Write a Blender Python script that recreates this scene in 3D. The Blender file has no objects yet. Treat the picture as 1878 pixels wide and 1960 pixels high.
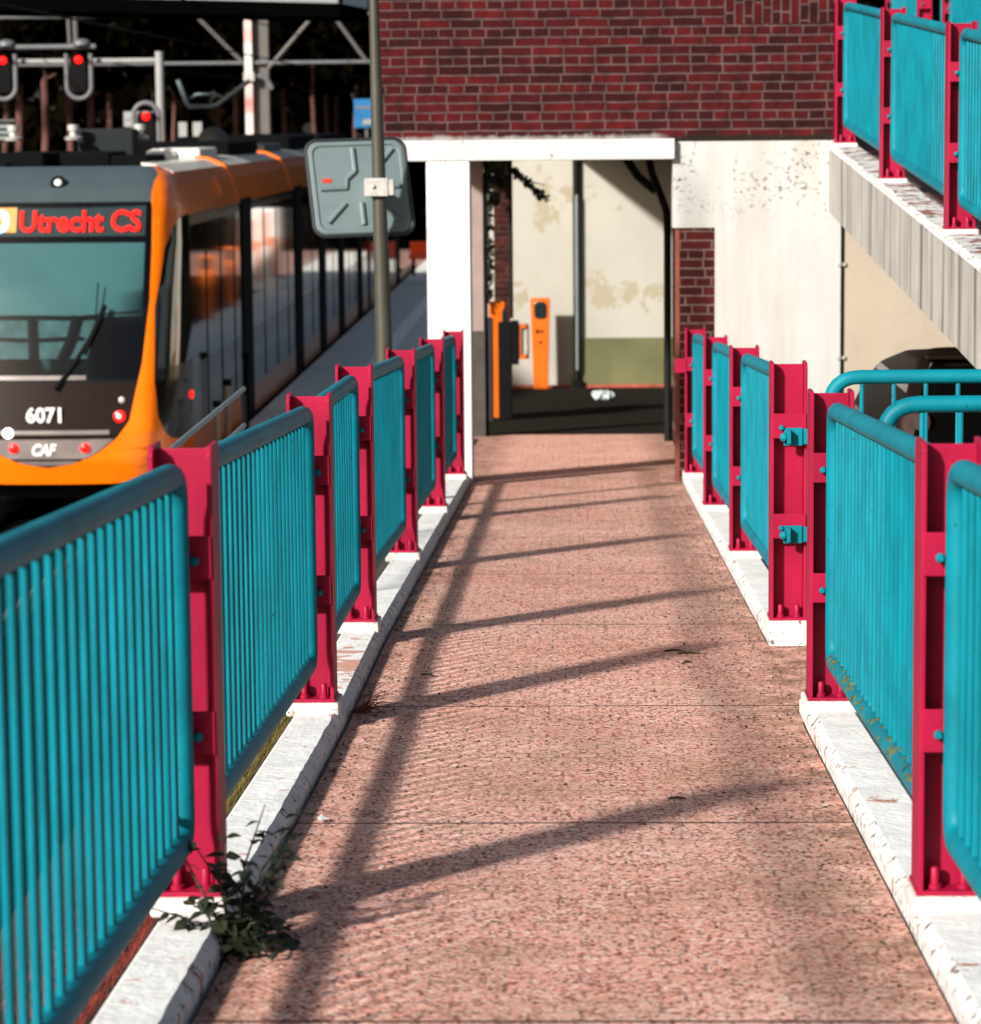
import bpy, math, random
from mathutils import Vector, Matrix, noise as mnoise
random.seed(7)
S = bpy.context.scene
COL = S.collection
# ---------------------------------------------------------------- camera, sky, sun, exposure
cam_d = bpy.data.cameras.new("camera"); cam = bpy.data.objects.new("camera", cam_d); COL.objects.link(cam)
S.camera = cam
FPX, YAW, PIT, ROLL = 5755.0, .0297, .1291, .009
Fv = Vector((-math.sin(YAW)*math.cos(PIT), math.cos(YAW)*math.cos(PIT), -math.sin(PIT)))
Rv = Vector((math.cos(YAW), math.sin(YAW), 0)); Uv = Rv.cross(Fv)
R2 = Rv*math.cos(ROLL) - Uv*math.sin(ROLL); U2 = Rv*math.sin(ROLL) + Uv*math.cos(ROLL)
cam.matrix_world = Matrix((R2, U2, -Fv)).transposed().to_4x4()
cam_d.sensor_fit = 'HORIZONTAL'; cam_d.sensor_width = 36; cam_d.lens = 36*FPX/1878
cam_d.clip_end = 2000; cam_d.clip_start = .1
cam_d.dof.use_dof = True; cam_d.dof.focus_distance = 10.0; cam_d.dof.aperture_fstop = 6.5
SUN = Vector((-1.23, -1.70, 1.0)).normalized()       # towards the sun
w = bpy.data.worlds.new("World"); S.world = w; w.use_nodes = True
nt = w.node_tree; bg = nt.nodes["Background"]; sky = nt.nodes.new("ShaderNodeTexSky")
sky.sky_type = 'NISHITA'; sky.sun_disc = False; sky.sun_elevation = math.asin(SUN.z); sky.sun_rotation = math.atan2(SUN.x, SUN.y)
nt.links.new(sky.outputs[0], bg.inputs[0]); sky.ozone_density = .3; sky.dust_density = 3.5; bg.inputs[1].default_value = .054
sun_d = bpy.data.lights.new("sun", 'SUN'); sun_d.energy = 4.8; sun_d.angle = math.radians(3.1); sun_d.color = (1, .95, .88)
sun_o = bpy.data.objects.new("sun", sun_d); COL.objects.link(sun_o); sun_o.rotation_euler = SUN.to_track_quat('Z', 'Y').to_euler()
S.view_settings.view_transform = 'Standard'; S.view_settings.look = 'None'; S.view_settings.exposure = .72; S.view_settings.gamma = 1
S.render.engine = 'CYCLES'; S.cycles.max_bounces = 6; S.cycles.use_denoising = True

# ---------------------------------------------------------------- helpers
class B:
    """collects shapes, builds one mesh object"""
    def __init__(s): s.v = []; s.f = []; s.m = []
    def add(s, vs, fs, mi=0):
        o = len(s.v); s.v += [tuple(v) for v in vs]
        for f in fs: s.f.append(tuple(o+i for i in f)); s.m.append(mi)
        return s
    def box(s, x0, x1, y0, y1, z0, z1, mi=0):
        return s.add([(x0,y0,z0),(x1,y0,z0),(x1,y1,z0),(x0,y1,z0),(x0,y0,z1),(x1,y0,z1),(x1,y1,z1),(x0,y1,z1)],
                     [(0,3,2,1),(4,5,6,7),(0,1,5,4),(1,2,6,5),(2,3,7,6),(3,0,4,7)], mi)
    def prism(s, poly, a, b, mi=0):
        """poly: list of 3D pts, swept from offset a to offset b (vectors)"""
        n = len(poly); a = Vector(a); b = Vector(b)
        s.add([Vector(p)+a for p in poly]+[Vector(p)+b for p in poly],
              [tuple(range(n))[::-1], tuple(range(n, 2*n))]+[(i,(i+1)%n,n+(i+1)%n,n+i) for i in range(n)], mi)
        return s
    def strip(s, prof, ys, fx=None, mi=0):
        """profile [(x,z)] closed, repeated at each y; fx(x,y,z)->(x,y,z)"""
        n = len(prof); vs = []
        for y in ys:
            for (x, z) in prof: vs.append(fx(x, y, z) if fx else (x, y, z))
        fs = []
        for k in range(len(ys)-1):
            for i in range(n):
                j = (i+1) % n
                fs.append((k*n+i, k*n+j, (k+1)*n+j, (k+1)*n+i))
        fs.append(tuple(range(n))[::-1]); fs.append(tuple((len(ys)-1)*n+i for i in range(n)))
        return s.add(vs, fs, mi)
    def tube(s, pts, r, n=10, closed=False, mi=0, caps=True):
        pts = [Vector(p) for p in pts]; N = len(pts); rs = r if isinstance(r, (list, tuple)) else [r]*N
        vs = []; up = None
        for i, p in enumerate(pts):
            if closed: t = (pts[(i+1) % N]-pts[i-1])
            else: t = pts[min(i+1, N-1)]-pts[max(i-1, 0)]
            t.normalize()
            if up is None:
                up = Vector((0,0,1)) if abs(t.z) < .9 else Vector((0,1,0))
            u = (up - t*up.dot(t))
            if u.length < 1e-4: u = Vector((1,0,0)) - t*t.x
            u.normalize(); w_ = t.cross(u); up = u
            for k in range(n):
                a = 2*math.pi*k/n
                vs.append(p + (u*math.cos(a)+w_*math.sin(a))*rs[i])
        fs = []
        for i in range(N if closed else N-1):
            j = (i+1) % N
            for k in range(n): fs.append((i*n+k, i*n+(k+1) % n, j*n+(k+1) % n, j*n+k))
        if not closed and caps:
            fs.append(tuple(range(n))[::-1]); fs.append(tuple((N-1)*n+k for k in range(n)))
        return s.add(vs, fs, mi)
    def lathe(s, c, ax, prof, n=16, mi=0):
        """prof [(t along axis, radius)]"""
        c = Vector(c); ax = Vector(ax).normalized(); u = ax.orthogonal().normalized(); q = ax.cross(u)
        vs = []
        for t, r in prof:
            for k in range(n):
                a = 2*math.pi*k/n; vs.append(c+ax*t+(u*math.cos(a)+q*math.sin(a))*max(r, 1e-4))
        fs = [(i*n+k, i*n+(k+1) % n, (i+1)*n+(k+1) % n, (i+1)*n+k) for i in range(len(prof)-1) for k in range(n)]
        fs.append(tuple(range(n))[::-1]); fs.append(tuple((len(prof)-1)*n+k for k in range(n)))
        return s.add(vs, fs, mi)
    def build(s, name, mats, parent=None, smooth=False, bevel=0, origin=None):
        me = bpy.data.meshes.new(name)
        o_ = Vector(origin) if origin else Vector((0,0,0))
        me.from_pydata([Vector(v)-o_ for v in s.v], [], s.f)
        mats = mats if isinstance(mats, (list, tuple)) else [mats]
        for m in mats: me.materials.append(m)
        for p, mi in zip(me.polygons, s.m):
            p.material_index = mi
            if smooth: p.use_smooth = True
        me.update()
        ob = bpy.data.objects.new(name, me); COL.objects.link(ob); ob.location = o_
        if smooth:
            try: me.set_sharp_from_angle(angle=math.radians(40))
            except Exception: pass
        if bevel:
            md = ob.modifiers.new("bevel", 'BEVEL'); md.width = bevel; md.segments = 2; md.limit_method = 'ANGLE'
        if parent: put(ob, parent)
        return ob
def put(ob, parent):
    ob.parent = parent
    ob.matrix_parent_inverse = world_of(parent).inverted()
def world_of(o):
    m = Matrix.Translation(o.location) @ o.rotation_euler.to_matrix().to_4x4()
    if o.parent: m = world_of(o.parent) @ o.matrix_parent_inverse @ m
    return m
def empty(name, loc):
    o = bpy.data.objects.new(name, None); COL.objects.link(o); o.location = loc; o.empty_display_size = .1
    return o
def tag(o, label=None, cat=None, group=None, kind=None):
    if label: o["label"] = label
    if cat: o["category"] = cat
    if group: o["group"] = group
    if kind: o["kind"] = kind
    return o
def lerp(x, xs, ys):
    if x <= xs[0]: return ys[0] + (ys[1]-ys[0])*(x-xs[0])/(xs[1]-xs[0])
    for i in range(len(xs)-1):
        if x <= xs[i+1]: return ys[i]+(ys[i+1]-ys[i])*(x-xs[i])/(xs[i+1]-xs[i])
    return ys[-1] + (ys[-1]-ys[-2])*(x-xs[-1])/(xs[-1]-xs[-2])
def clampi(x, xs, ys):
    return lerp(min(max(x, xs[0]), xs[-1]), xs, ys)
def frange(a, b, st):
    n = max(1, round((b-a)/st)); return [a+(b-a)*i/n for i in range(n+1)]

# ---------------------------------------------------------------- materials
MATS = {}
def mat(name, col, rough=.6, metal=0, var=.12, vscale=6, bump=0, bscale=60, spec=.5, spots=None, coat=0, streak=None, stretch=None, emit=None, estr=0, ior=None):
    """Principled paint: colour with soft noise variation, optional wear spots (colour, scale, threshold) and vertical streaks"""
    m = bpy.data.materials.new(name); m.use_nodes = True; MATS[name] = m
    t = m.node_tree; N = t.nodes; L = t.links; p = N["Principled BSDF"]
    p.inputs["Roughness"].default_value = rough; p.inputs["Metallic"].default_value = metal
    p.inputs["Specular IOR Level"].default_value = spec
    if coat: p.inputs["Coat Weight"].default_value = coat; p.inputs["Coat Roughness"].default_value = .05
    if ior: p.inputs["IOR"].default_value = ior
    geo = N.new("ShaderNodeNewGeometry"); pos = geo.outputs["Position"]
    if stretch:
        mp = N.new("ShaderNodeMapping"); mp.inputs["Scale"].default_value = stretch; L.new(pos, mp.inputs["Vector"]); pos2 = mp.outputs[0]
    else: pos2 = pos
    nz = N.new("ShaderNodeTexNoise"); nz.inputs["Scale"].default_value = vscale; nz.inputs["Detail"].default_value = 6; L.new(pos2, nz.inputs["Vector"])
    rp = N.new("ShaderNodeMapRange"); rp.inputs[1].default_value = .3; rp.inputs[2].default_value = .7
    rp.inputs[3].default_value = 1-var; rp.inputs[4].default_value = 1+var; L.new(nz.outputs[0], rp.inputs[0])
    mx = N.new("ShaderNodeMix"); mx.data_type = 'RGBA'; mx.blend_type = 'MULTIPLY'; mx.inputs[0].default_value = 1
    mx.inputs[6].default_value = (*col, 1); L.new(rp.outputs[0], mx.inputs[7]); cur = mx.outputs[2]
    if streak:
        sc, sf, samt = streak
        mp = N.new("ShaderNodeMapping"); mp.inputs["Scale"].default_value = sf; L.new(pos, mp.inputs["Vector"])
        n2 = N.new("ShaderNodeTexNoise"); n2.inputs["Scale"].default_value = 1; n2.inputs["Detail"].default_value = 5; L.new(mp.outputs[0], n2.inputs["Vector"])
        r2 = N.new("ShaderNodeMapRange"); r2.inputs[1].default_value = .48; r2.inputs[2].default_value = .72; r2.inputs[4].default_value = samt; L.new(n2.outputs[0], r2.inputs[0])
        m2 = N.new("ShaderNodeMix"); m2.data_type = 'RGBA'; L.new(r2.outputs[0], m2.inputs[0]); L.new(cur, m2.inputs[6]); m2.inputs[7].default_value = (*sc, 1); cur = m2.outputs[2]
    if spots:
        if isinstance(spots, tuple): spots = [spots]
        for (sc, ss, th) in spots:
            n3 = N.new("ShaderNodeTexNoise"); n3.inputs["Scale"].default_value = ss; n3.inputs["Detail"].default_value = 8; n3.inputs["Roughness"].default_value = .65; L.new(pos, n3.inputs["Vector"])
            r3 = N.new("ShaderNodeMapRange"); r3.inputs[1].default_value = th; r3.inputs[2].default_value = th+.035; L.new(n3.outputs[0], r3.inputs[0])
            m3 = N.new("ShaderNodeMix"); m3.data_type = 'RGBA'; L.new(r3.outputs[0], m3.inputs[0]); L.new(cur, m3.inputs[6]); m3.inputs[7].default_value = (*sc, 1); cur = m3.outputs[2]
    L.new(cur, p.inputs["Base Color"])
    if bump:
        n4 = N.new("ShaderNodeTexNoise"); n4.inputs["Scale"].default_value = bscale; n4.inputs["Detail"].default_value = 6; L.new(pos2, n4.inputs["Vector"])
        bp = N.new("ShaderNodeBump"); bp.inputs["Strength"].default_value = bump; bp.inputs["Distance"].default_value = .01
        L.new(n4.outputs[0], bp.inputs["Height"]); L.new(bp.outputs[0], p.inputs["Normal"])
    if emit:
        p.inputs["Emission Color"].default_value = (*emit, 1); p.inputs["Emission Strength"].default_value = estr
    return m

CYAN = mat("cyan_paint", (.001,.158,.212), .50, spec=.16, var=.22, vscale=5, bump=.12, bscale=45, spots=[((.006,.03,.035), 42, .665), ((.16,.12,.05), 19, .71)])
PINK = mat("crimson_paint", (.285,.004,.034), .48, spec=.22, var=.2, vscale=4, bump=.1, bscale=40, spots=[((.06,.006,.012), 45, .665), ((.20,.06,.05), 9, .715)])
WHITE = mat("white_kerb_paint", (.73,.74,.735), .8, var=.12, vscale=9, spec=.2, bump=.5, bscale=40, spots=[((.42,.20,.15), 5.5, .645), ((.30,.29,.27), 26, .665)])
WHITE_CHIP = mat("chipped_kerb_edge", (.62,.625,.62), .85, var=.15, vscale=9, bump=.8, bscale=45, spots=[((.13,.10,.085), 22, .575), ((.33,.14,.10), 8, .60), ((.05,.04,.035), 40, .63)])
PAD = mat("plinth_mortar", (.56,.55,.52), .85, var=.1, vscale=12, bump=.7, bscale=60, spots=[((.16,.11,.08), 22, .62), ((.45,.22,.16), 14, .66)])
PLASTER = mat("white_plaster", (.36,.35,.33), .85, var=.05, vscale=2.5, bump=.25, bscale=25, streak=((.60,.52,.40), (5,5,.55), .4))
BEIGE = mat("beige_plaster", (.35,.295,.235), .85, var=.07, vscale=2.2, bump=.25, bscale=25, streak=((.40,.37,.32), (4,4,.5), .5))
COLUMN = mat("column_paint", (.57,.58,.59), .7, var=.05, vscale=2, bump=.15, bscale=20, spots=((.42,.41,.39), 4.5, .64))
LINTEL = mat("lintel_paint", (.47,.475,.475), .75, var=.05, vscale=4, bump=.3, bscale=20, spots=[((.16,.145,.12), 8, .63), ((.36,.35,.33), 3, .57)])
CONC = mat("streaked_concrete", (.37,.355,.33), .85, var=.14, vscale=3, bump=.4, bscale=30, streak=((.055,.045,.03), (7,7,.4), .80))
DECK = mat("deck_debris", (.12,.06,.045), .95, var=.5, vscale=30, bump=1, bscale=50, spots=((.26,.20,.16), 20, .62))
CREAM = mat("cream_plaster", (.375,.36,.315), .85, var=.06, vscale=1.2, bump=.2, bscale=15, spots=[((.315,.28,.20), 1.5, .56), ((.15,.11,.07), 3.6, .70)])
GREENBAND = mat("green_base_band", (.115,.115,.05), .9, var=.22, vscale=1.6, bump=.2, bscale=15)
BLACK = mat("black_metal", (.005,.005,.0055), .8, var=.2, spec=.08)
DARKPIPE = mat("dark_pipe", (.006,.007,.007), .6, var=.2, spec=.15)
BROWN = mat("brown_frame", (.16,.035,.02), .6, var=.2)
ASPH = mat("asphalt", (.023,.021,.017), 1, spec=0, var=.25, vscale=14, bump=.6, bscale=120)
PAVE = mat("platform_paving", (.66,.66,.61), .9, var=.10, vscale=3, bump=.2, bscale=60)
PSTRIPE = mat("platform_line", (.92,.92,.86), .85, var=.12, vscale=4)
TRACK = mat("track_bed", (.004,.004,.004), 1, spec=0, var=.4, vscale=10, bump=.8, bscale=40)
SOIL = mat("soil", (.035,.022,.016), .95, var=.4, vscale=9, bump=.8, bscale=30)
WOODFLOOR = mat("woodland_soil", (.005,.004,.003), 1, spec=0, var=.4, vscale=2)
GREY = mat("galvanised_tube", (.20,.25,.26), .4, metal=.4, var=.1)
POLEP = mat("olive_pole_paint", (.044,.042,.031), .5, var=.12, vscale=8)
MIRB = mat("grey_mirror_back", (.115,.158,.168), .5, var=.07, vscale=8, spots=((.10,.13,.14), 12, .68))
RUBBER = mat("rubber_rim", (.008,.012,.013), .55, var=.1)
STEEL = mat("bracket_steel", (.40,.40,.38), .45, metal=.2, var=.2, vscale=30)
REDM = mat("red_sticker", (.55,.03,.01), .5, var=.05)
ORANGE = mat("tram_orange", (.82,.165,.002), .32, var=.03, coat=.12, spec=.3)
CREAMT = mat("tram_cream", (.85,.82,.74), .3, var=.04, coat=.3)
SLATE = mat("tram_slate", (.050,.070,.078), .3, var=.06, coat=.3)
TBLACK = mat("tram_black", (.006,.005,.005), .2, var=.1, coat=.2, spec=.3)
TMASK = mat("tram_dark_mask", (.014,.0075,.007), .35, var=.1, coat=.04, spec=.12)
TGREY = mat("tram_grey_panel", (.15,.15,.15), .16, var=.2, vscale=1.5, coat=.4)
TSILV = mat("tram_bumper_grey", (.17,.145,.14), .4, var=.25, vscale=3)
TGLASS = mat("tram_side_glass", (.010,.012,.013), .04, var=.1, coat=1)
TROOF = mat("tram_roof_dark", (.003,.0035,.004), .8, var=.2, spec=.05)
ROOFW = mat("roof_white", (.72,.70,.66), .5, var=.05)
LEDR = mat("led_red", (.06,0,0), .7, spec=.05, emit=(1,.012,.008), estr=2.2)
LEDW = mat("led_white", (.5,.5,.6), .5, emit=(.62,.66,.95), estr=1.0)
LEDO = mat("led_orange", (.5,.2,.05), .5, emit=(.95,.28,.06), estr=.9)
LAMPR = mat("lamp_red", (.4,0,0), .3, emit=(1,.008,.008), estr=1.5)
GLINTW = mat("glint_white", (.8,.8,.8), .3, emit=(1,.98,.92), estr=2.5)  # glow colour of the glint modelled on the tram front
LENS = mat("lamp_glass", (.55,.62,.62), .1, var=.05, coat=1)
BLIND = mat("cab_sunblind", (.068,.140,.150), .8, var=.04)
DTEAL = mat("display_box", (.0025,.012,.014), .6, var=.1)
LETTER = mat("white_lettering", (.85,.83,.83), .5, var=.02)
SIGP = mat("signal_grey", (.11,.115,.125), .5, var=.1)
SIGW = mat("mast_white", (.27,.27,.27), .5, var=.08)
MASTR = mat("mast_red_white", (.60,.56,.54), .5, var=.04, streak=((.75,.05,.05), (.02,.02,1.6), .85))
MASTG = mat("mast_grey", (.085,.078,.074), .6, var=.08)
BLUE = mat("sign_blue", (.005,.12,.30), .4, var=.05)
BARK = mat("pine_bark", (.085,.034,.028), .95, var=.65, vscale=3.2, stretch=(1,1,.6), bump=1, bscale=12)
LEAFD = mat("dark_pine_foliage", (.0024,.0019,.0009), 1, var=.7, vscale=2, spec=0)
LEAFW = mat("weed_leaf", (.009,.0135,.004), .6, var=.8, vscale=40)
STEMW = mat("weed_stem", (.03,.025,.012), .7, var=.3)
DRYW = mat("dry_weed", (.16,.05,.02), .8, var=.4, vscale=40)
GRASSR = mat("dry_red_grass", (.16,.022,.014), .9, var=.5, vscale=20)
GRASSG = mat("olive_grass", (.10,.075,.012), .9, var=.5, vscale=20)
TAPO = mat("pole_orange", (.62,.12,.003), .4, var=.05, vscale=3)
SCREEN = mat("dark_screen", (.012,.02,.022), .15, var=.1, coat=.5)
CARP = mat("car_black_paint", (.0075,.0045,.003), .5, var=.1, spec=.06)
CARG = mat("car_dark_glass", (.002,.002,.002), .12, var=.1, spec=.15)
TAIL = mat("tail_lamp", (.030,.012,.009), .55, var=.3, vscale=20, spec=.1)
TYRE = mat("tyre", (.012,.012,.012), .9)
FOIL = mat("white_wrapper", (.55,.62,.64), .5, var=.3, vscale=40)
TAN = mat("tan_post", (.30,.22,.16), .8, var=.15)
CANW = mat("canopy_white", (.80,.84,.83), .6, var=.05)
CANB = mat("canopy_black", (.004,.004,.004), 1, var=.1, spec=0)
BENCHO = mat("bench_orange", (.9,.09,.01), .4, var=.05)
YELLOWD = mat("red_base_line", (.35,.07,.04), .9, var=.4, vscale=6)

def brick(name, rot=False, c1=(.056,.0022,.003), c2=(.010,.0010,.0012), mort=(.070,.042,.042), w_=.222, h_=.0650, ms=.0075, axis='x', dirt=.6, soldier=False):
    m = bpy.data.materials.new(name); m.use_nodes = True; t = m.node_tree; N = t.nodes; L = t.links; p = N["Principled BSDF"]
    p.inputs["Roughness"].default_value = .9; p.inputs["Specular IOR Level"].default_value = .2
    g = N.new("ShaderNodeNewGeometry"); sx = N.new("ShaderNodeSeparateXYZ"); L.new(g.outputs["Position"], sx.inputs[0])
    # slight warp so that courses are not ruler-straight
    wn = N.new("ShaderNodeTexNoise"); wn.inputs["Scale"].default_value = 5; L.new(g.outputs["Position"], wn.inputs["Vector"])
    ws = N.new("ShaderNodeMath"); ws.operation = 'MULTIPLY_ADD'; ws.inputs[1].default_value = .012; ws.inputs[2].default_value = -.006; L.new(wn.outputs[0], ws.inputs[0])
    za = N.new("ShaderNodeMath"); za.operation = 'ADD'; L.new(sx.outputs[2], za.inputs[0]); L.new(ws.outputs[0], za.inputs[1])
    def tex(swap):
        cb = N.new("ShaderNodeCombineXYZ")
        src = sx.outputs[0 if axis == 'x' else 1]
        v_ = src if swap else za.outputs[0]; h2 = za.outputs[0] if swap else src
        dv = N.new("ShaderNodeMath"); dv.operation = 'DIVIDE'; L.new(v_, dv.inputs[0]); dv.inputs[1].default_value = h_
        fl = N.new("ShaderNodeMath"); fl.operation = 'FLOOR'; L.new(dv.outputs[0], fl.inputs[0])
        wn_ = N.new("ShaderNodeTexWhiteNoise"); wn_.noise_dimensions = '1D'; L.new(fl.outputs[0], wn_.inputs["W"])
        ma = N.new("ShaderNodeMath"); ma.operation = 'MULTIPLY_ADD'; L.new(wn_.outputs[0], ma.inputs[0]); ma.inputs[1].default_value = .09 if swap else .16; L.new(h2, ma.inputs[2])
        L.new(ma.outputs[0], cb.inputs[0]); L.new(v_, cb.inputs[1])
        b = N.new("ShaderNodeTexBrick"); L.new(cb.outputs[0], b.inputs["Vector"])
        b.inputs["Color1"].default_value = (*c1, 1); b.inputs["Color2"].default_value = (*c2, 1); b.inputs["Mortar"].default_value = (*mort, 1)
        b.inputs["Scale"].default_value = 1; b.inputs["Mortar Size"].default_value = ms; b.inputs["Mortar Smooth"].default_value = .3
        b.inputs["Brick Width"].default_value = w_; b.inputs["Row Height"].default_value = h_; b.offset = .5; b.inputs["Bias"].default_value = -.1
        b.squash = .5; b.squash_frequency = 3
        return b
    b = tex(False); col = b.outputs[0]; fac = b.outputs[1]
    if soldier:
        b2 = tex(True); gx = N.new("ShaderNodeMath"); gx.operation = 'GREATER_THAN'; L.new(sx.outputs[0], gx.inputs[0]); gx.inputs[1].default_value = 1.03
        gz = N.new("ShaderNodeMath"); gz.operation = 'GREATER_THAN'; L.new(sx.outputs[2], gz.inputs[0]); gz.inputs[1].default_value = .665
        mm = N.new("ShaderNodeMath"); mm.operation = 'MULTIPLY'; L.new(gx.outputs[0], mm.inputs[0]); L.new(gz.outputs[0], mm.inputs[1])
        mc = N.new("ShaderNodeMix"); mc.data_type = 'RGBA'; L.new(mm.outputs[0], mc.inputs[0]); L.new(col, mc.inputs[6]); L.new(b2.outputs[0], mc.inputs[7]); col = mc.outputs[2]
        mf = N.new("ShaderNodeMix"); L.new(mm.outputs[0], mf.inputs[0]); L.new(fac, mf.inputs[2]); L.new(b2.outputs[1], mf.inputs[3]); fac = mf.outputs[0]
    n1 = N.new("ShaderNodeTexNoise"); n1.inputs["Scale"].default_value = 9; n1.inputs["Detail"].default_value = 8; n1.inputs["Roughness"].default_value = .7; L.new(g.outputs["Position"], n1.inputs["Vector"])
    r1 = N.new("ShaderNodeMapRange"); r1.inputs[1].default_value = .3; r1.inputs[2].default_value = .7; r1.inputs[3].default_value = 1-dirt; r1.inputs[4].default_value = 1+dirt; L.new(n1.outputs[0], r1.inputs[0])
    mx = N.new("ShaderNodeMix"); mx.data_type = 'RGBA'; mx.blend_type = 'MULTIPLY'; mx.inputs[0].default_value = 1; L.new(col, mx.inputs[6]); L.new(r1.outputs[0], mx.inputs[7])
    L.new(mx.outputs[2], p.inputs["Base Color"])
    if soldier:      # mossy lowest course at the right, lime runs along the lintel
        def mrn(sk, a, b, c=0, d=1):
            r = N.new("ShaderNodeMapRange"); r.inputs[1].default_value = a; r.inputs[2].default_value = b; r.inputs[3].default_value = c; r.inputs[4].default_value = d; L.new(sk, r.inputs[0]); return r.outputs[0]
        def mul(a, b):
            q = N.new("ShaderNodeMath"); q.operation = 'MULTIPLY'; L.new(a, q.inputs[0]); L.new(b, q.inputs[1]); return q.outputs[0]
        zz = N.new("ShaderNodeMath"); zz.operation = 'MULTIPLY_ADD'; L.new(n1.outputs[0], zz.inputs[0]); zz.inputs[1].default_value = .10; L.new(sx.outputs[2], zz.inputs[2])
        low = mrn(zz.outputs[0], -.04, -.075); right = mrn(sx.outputs[0], .55, .75)
        m1 = N.new("ShaderNodeMix"); m1.data_type = 'RGBA'; L.new(mul(low, right), m1.inputs[0]); L.new(mx.outputs[2], m1.inputs[6]); m1.inputs[7].default_value = (.012,.009,.006,1)
        m2 = N.new("ShaderNodeMix"); m2.data_type = 'RGBA'; L.new(mul(low, mrn(sx.outputs[0], .66, .55)), m2.inputs[0]); L.new(m1.outputs[2], m2.inputs[6]); m2.inputs[7].default_value = (.26,.25,.24,1)
        L.new(m2.outputs[2], p.inputs["Base Color"])
    bp = N.new("ShaderNodeBump"); bp.inputs["Strength"].default_value = .6; bp.inputs["Distance"].default_value = .008; bp.invert = True
    L.new(fac, bp.inputs["Height"]); L.new(bp.outputs[0], p.inputs["Normal"])
    return m
BRICK = brick("red_brick", soldier=True)
BRICKD = brick("pier_brick", c1=(.055,.006,.005), c2=(.02,.003,.003), mort=(.11,.07,.06), w_=.225)
BRICKY = brick("side_brick", axis='y')
BRICKP = brick("dim_pier_brick", c1=(.045,.008,.006), c2=(.02,.005,.004), mort=(.05,.025,.02))

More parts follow.
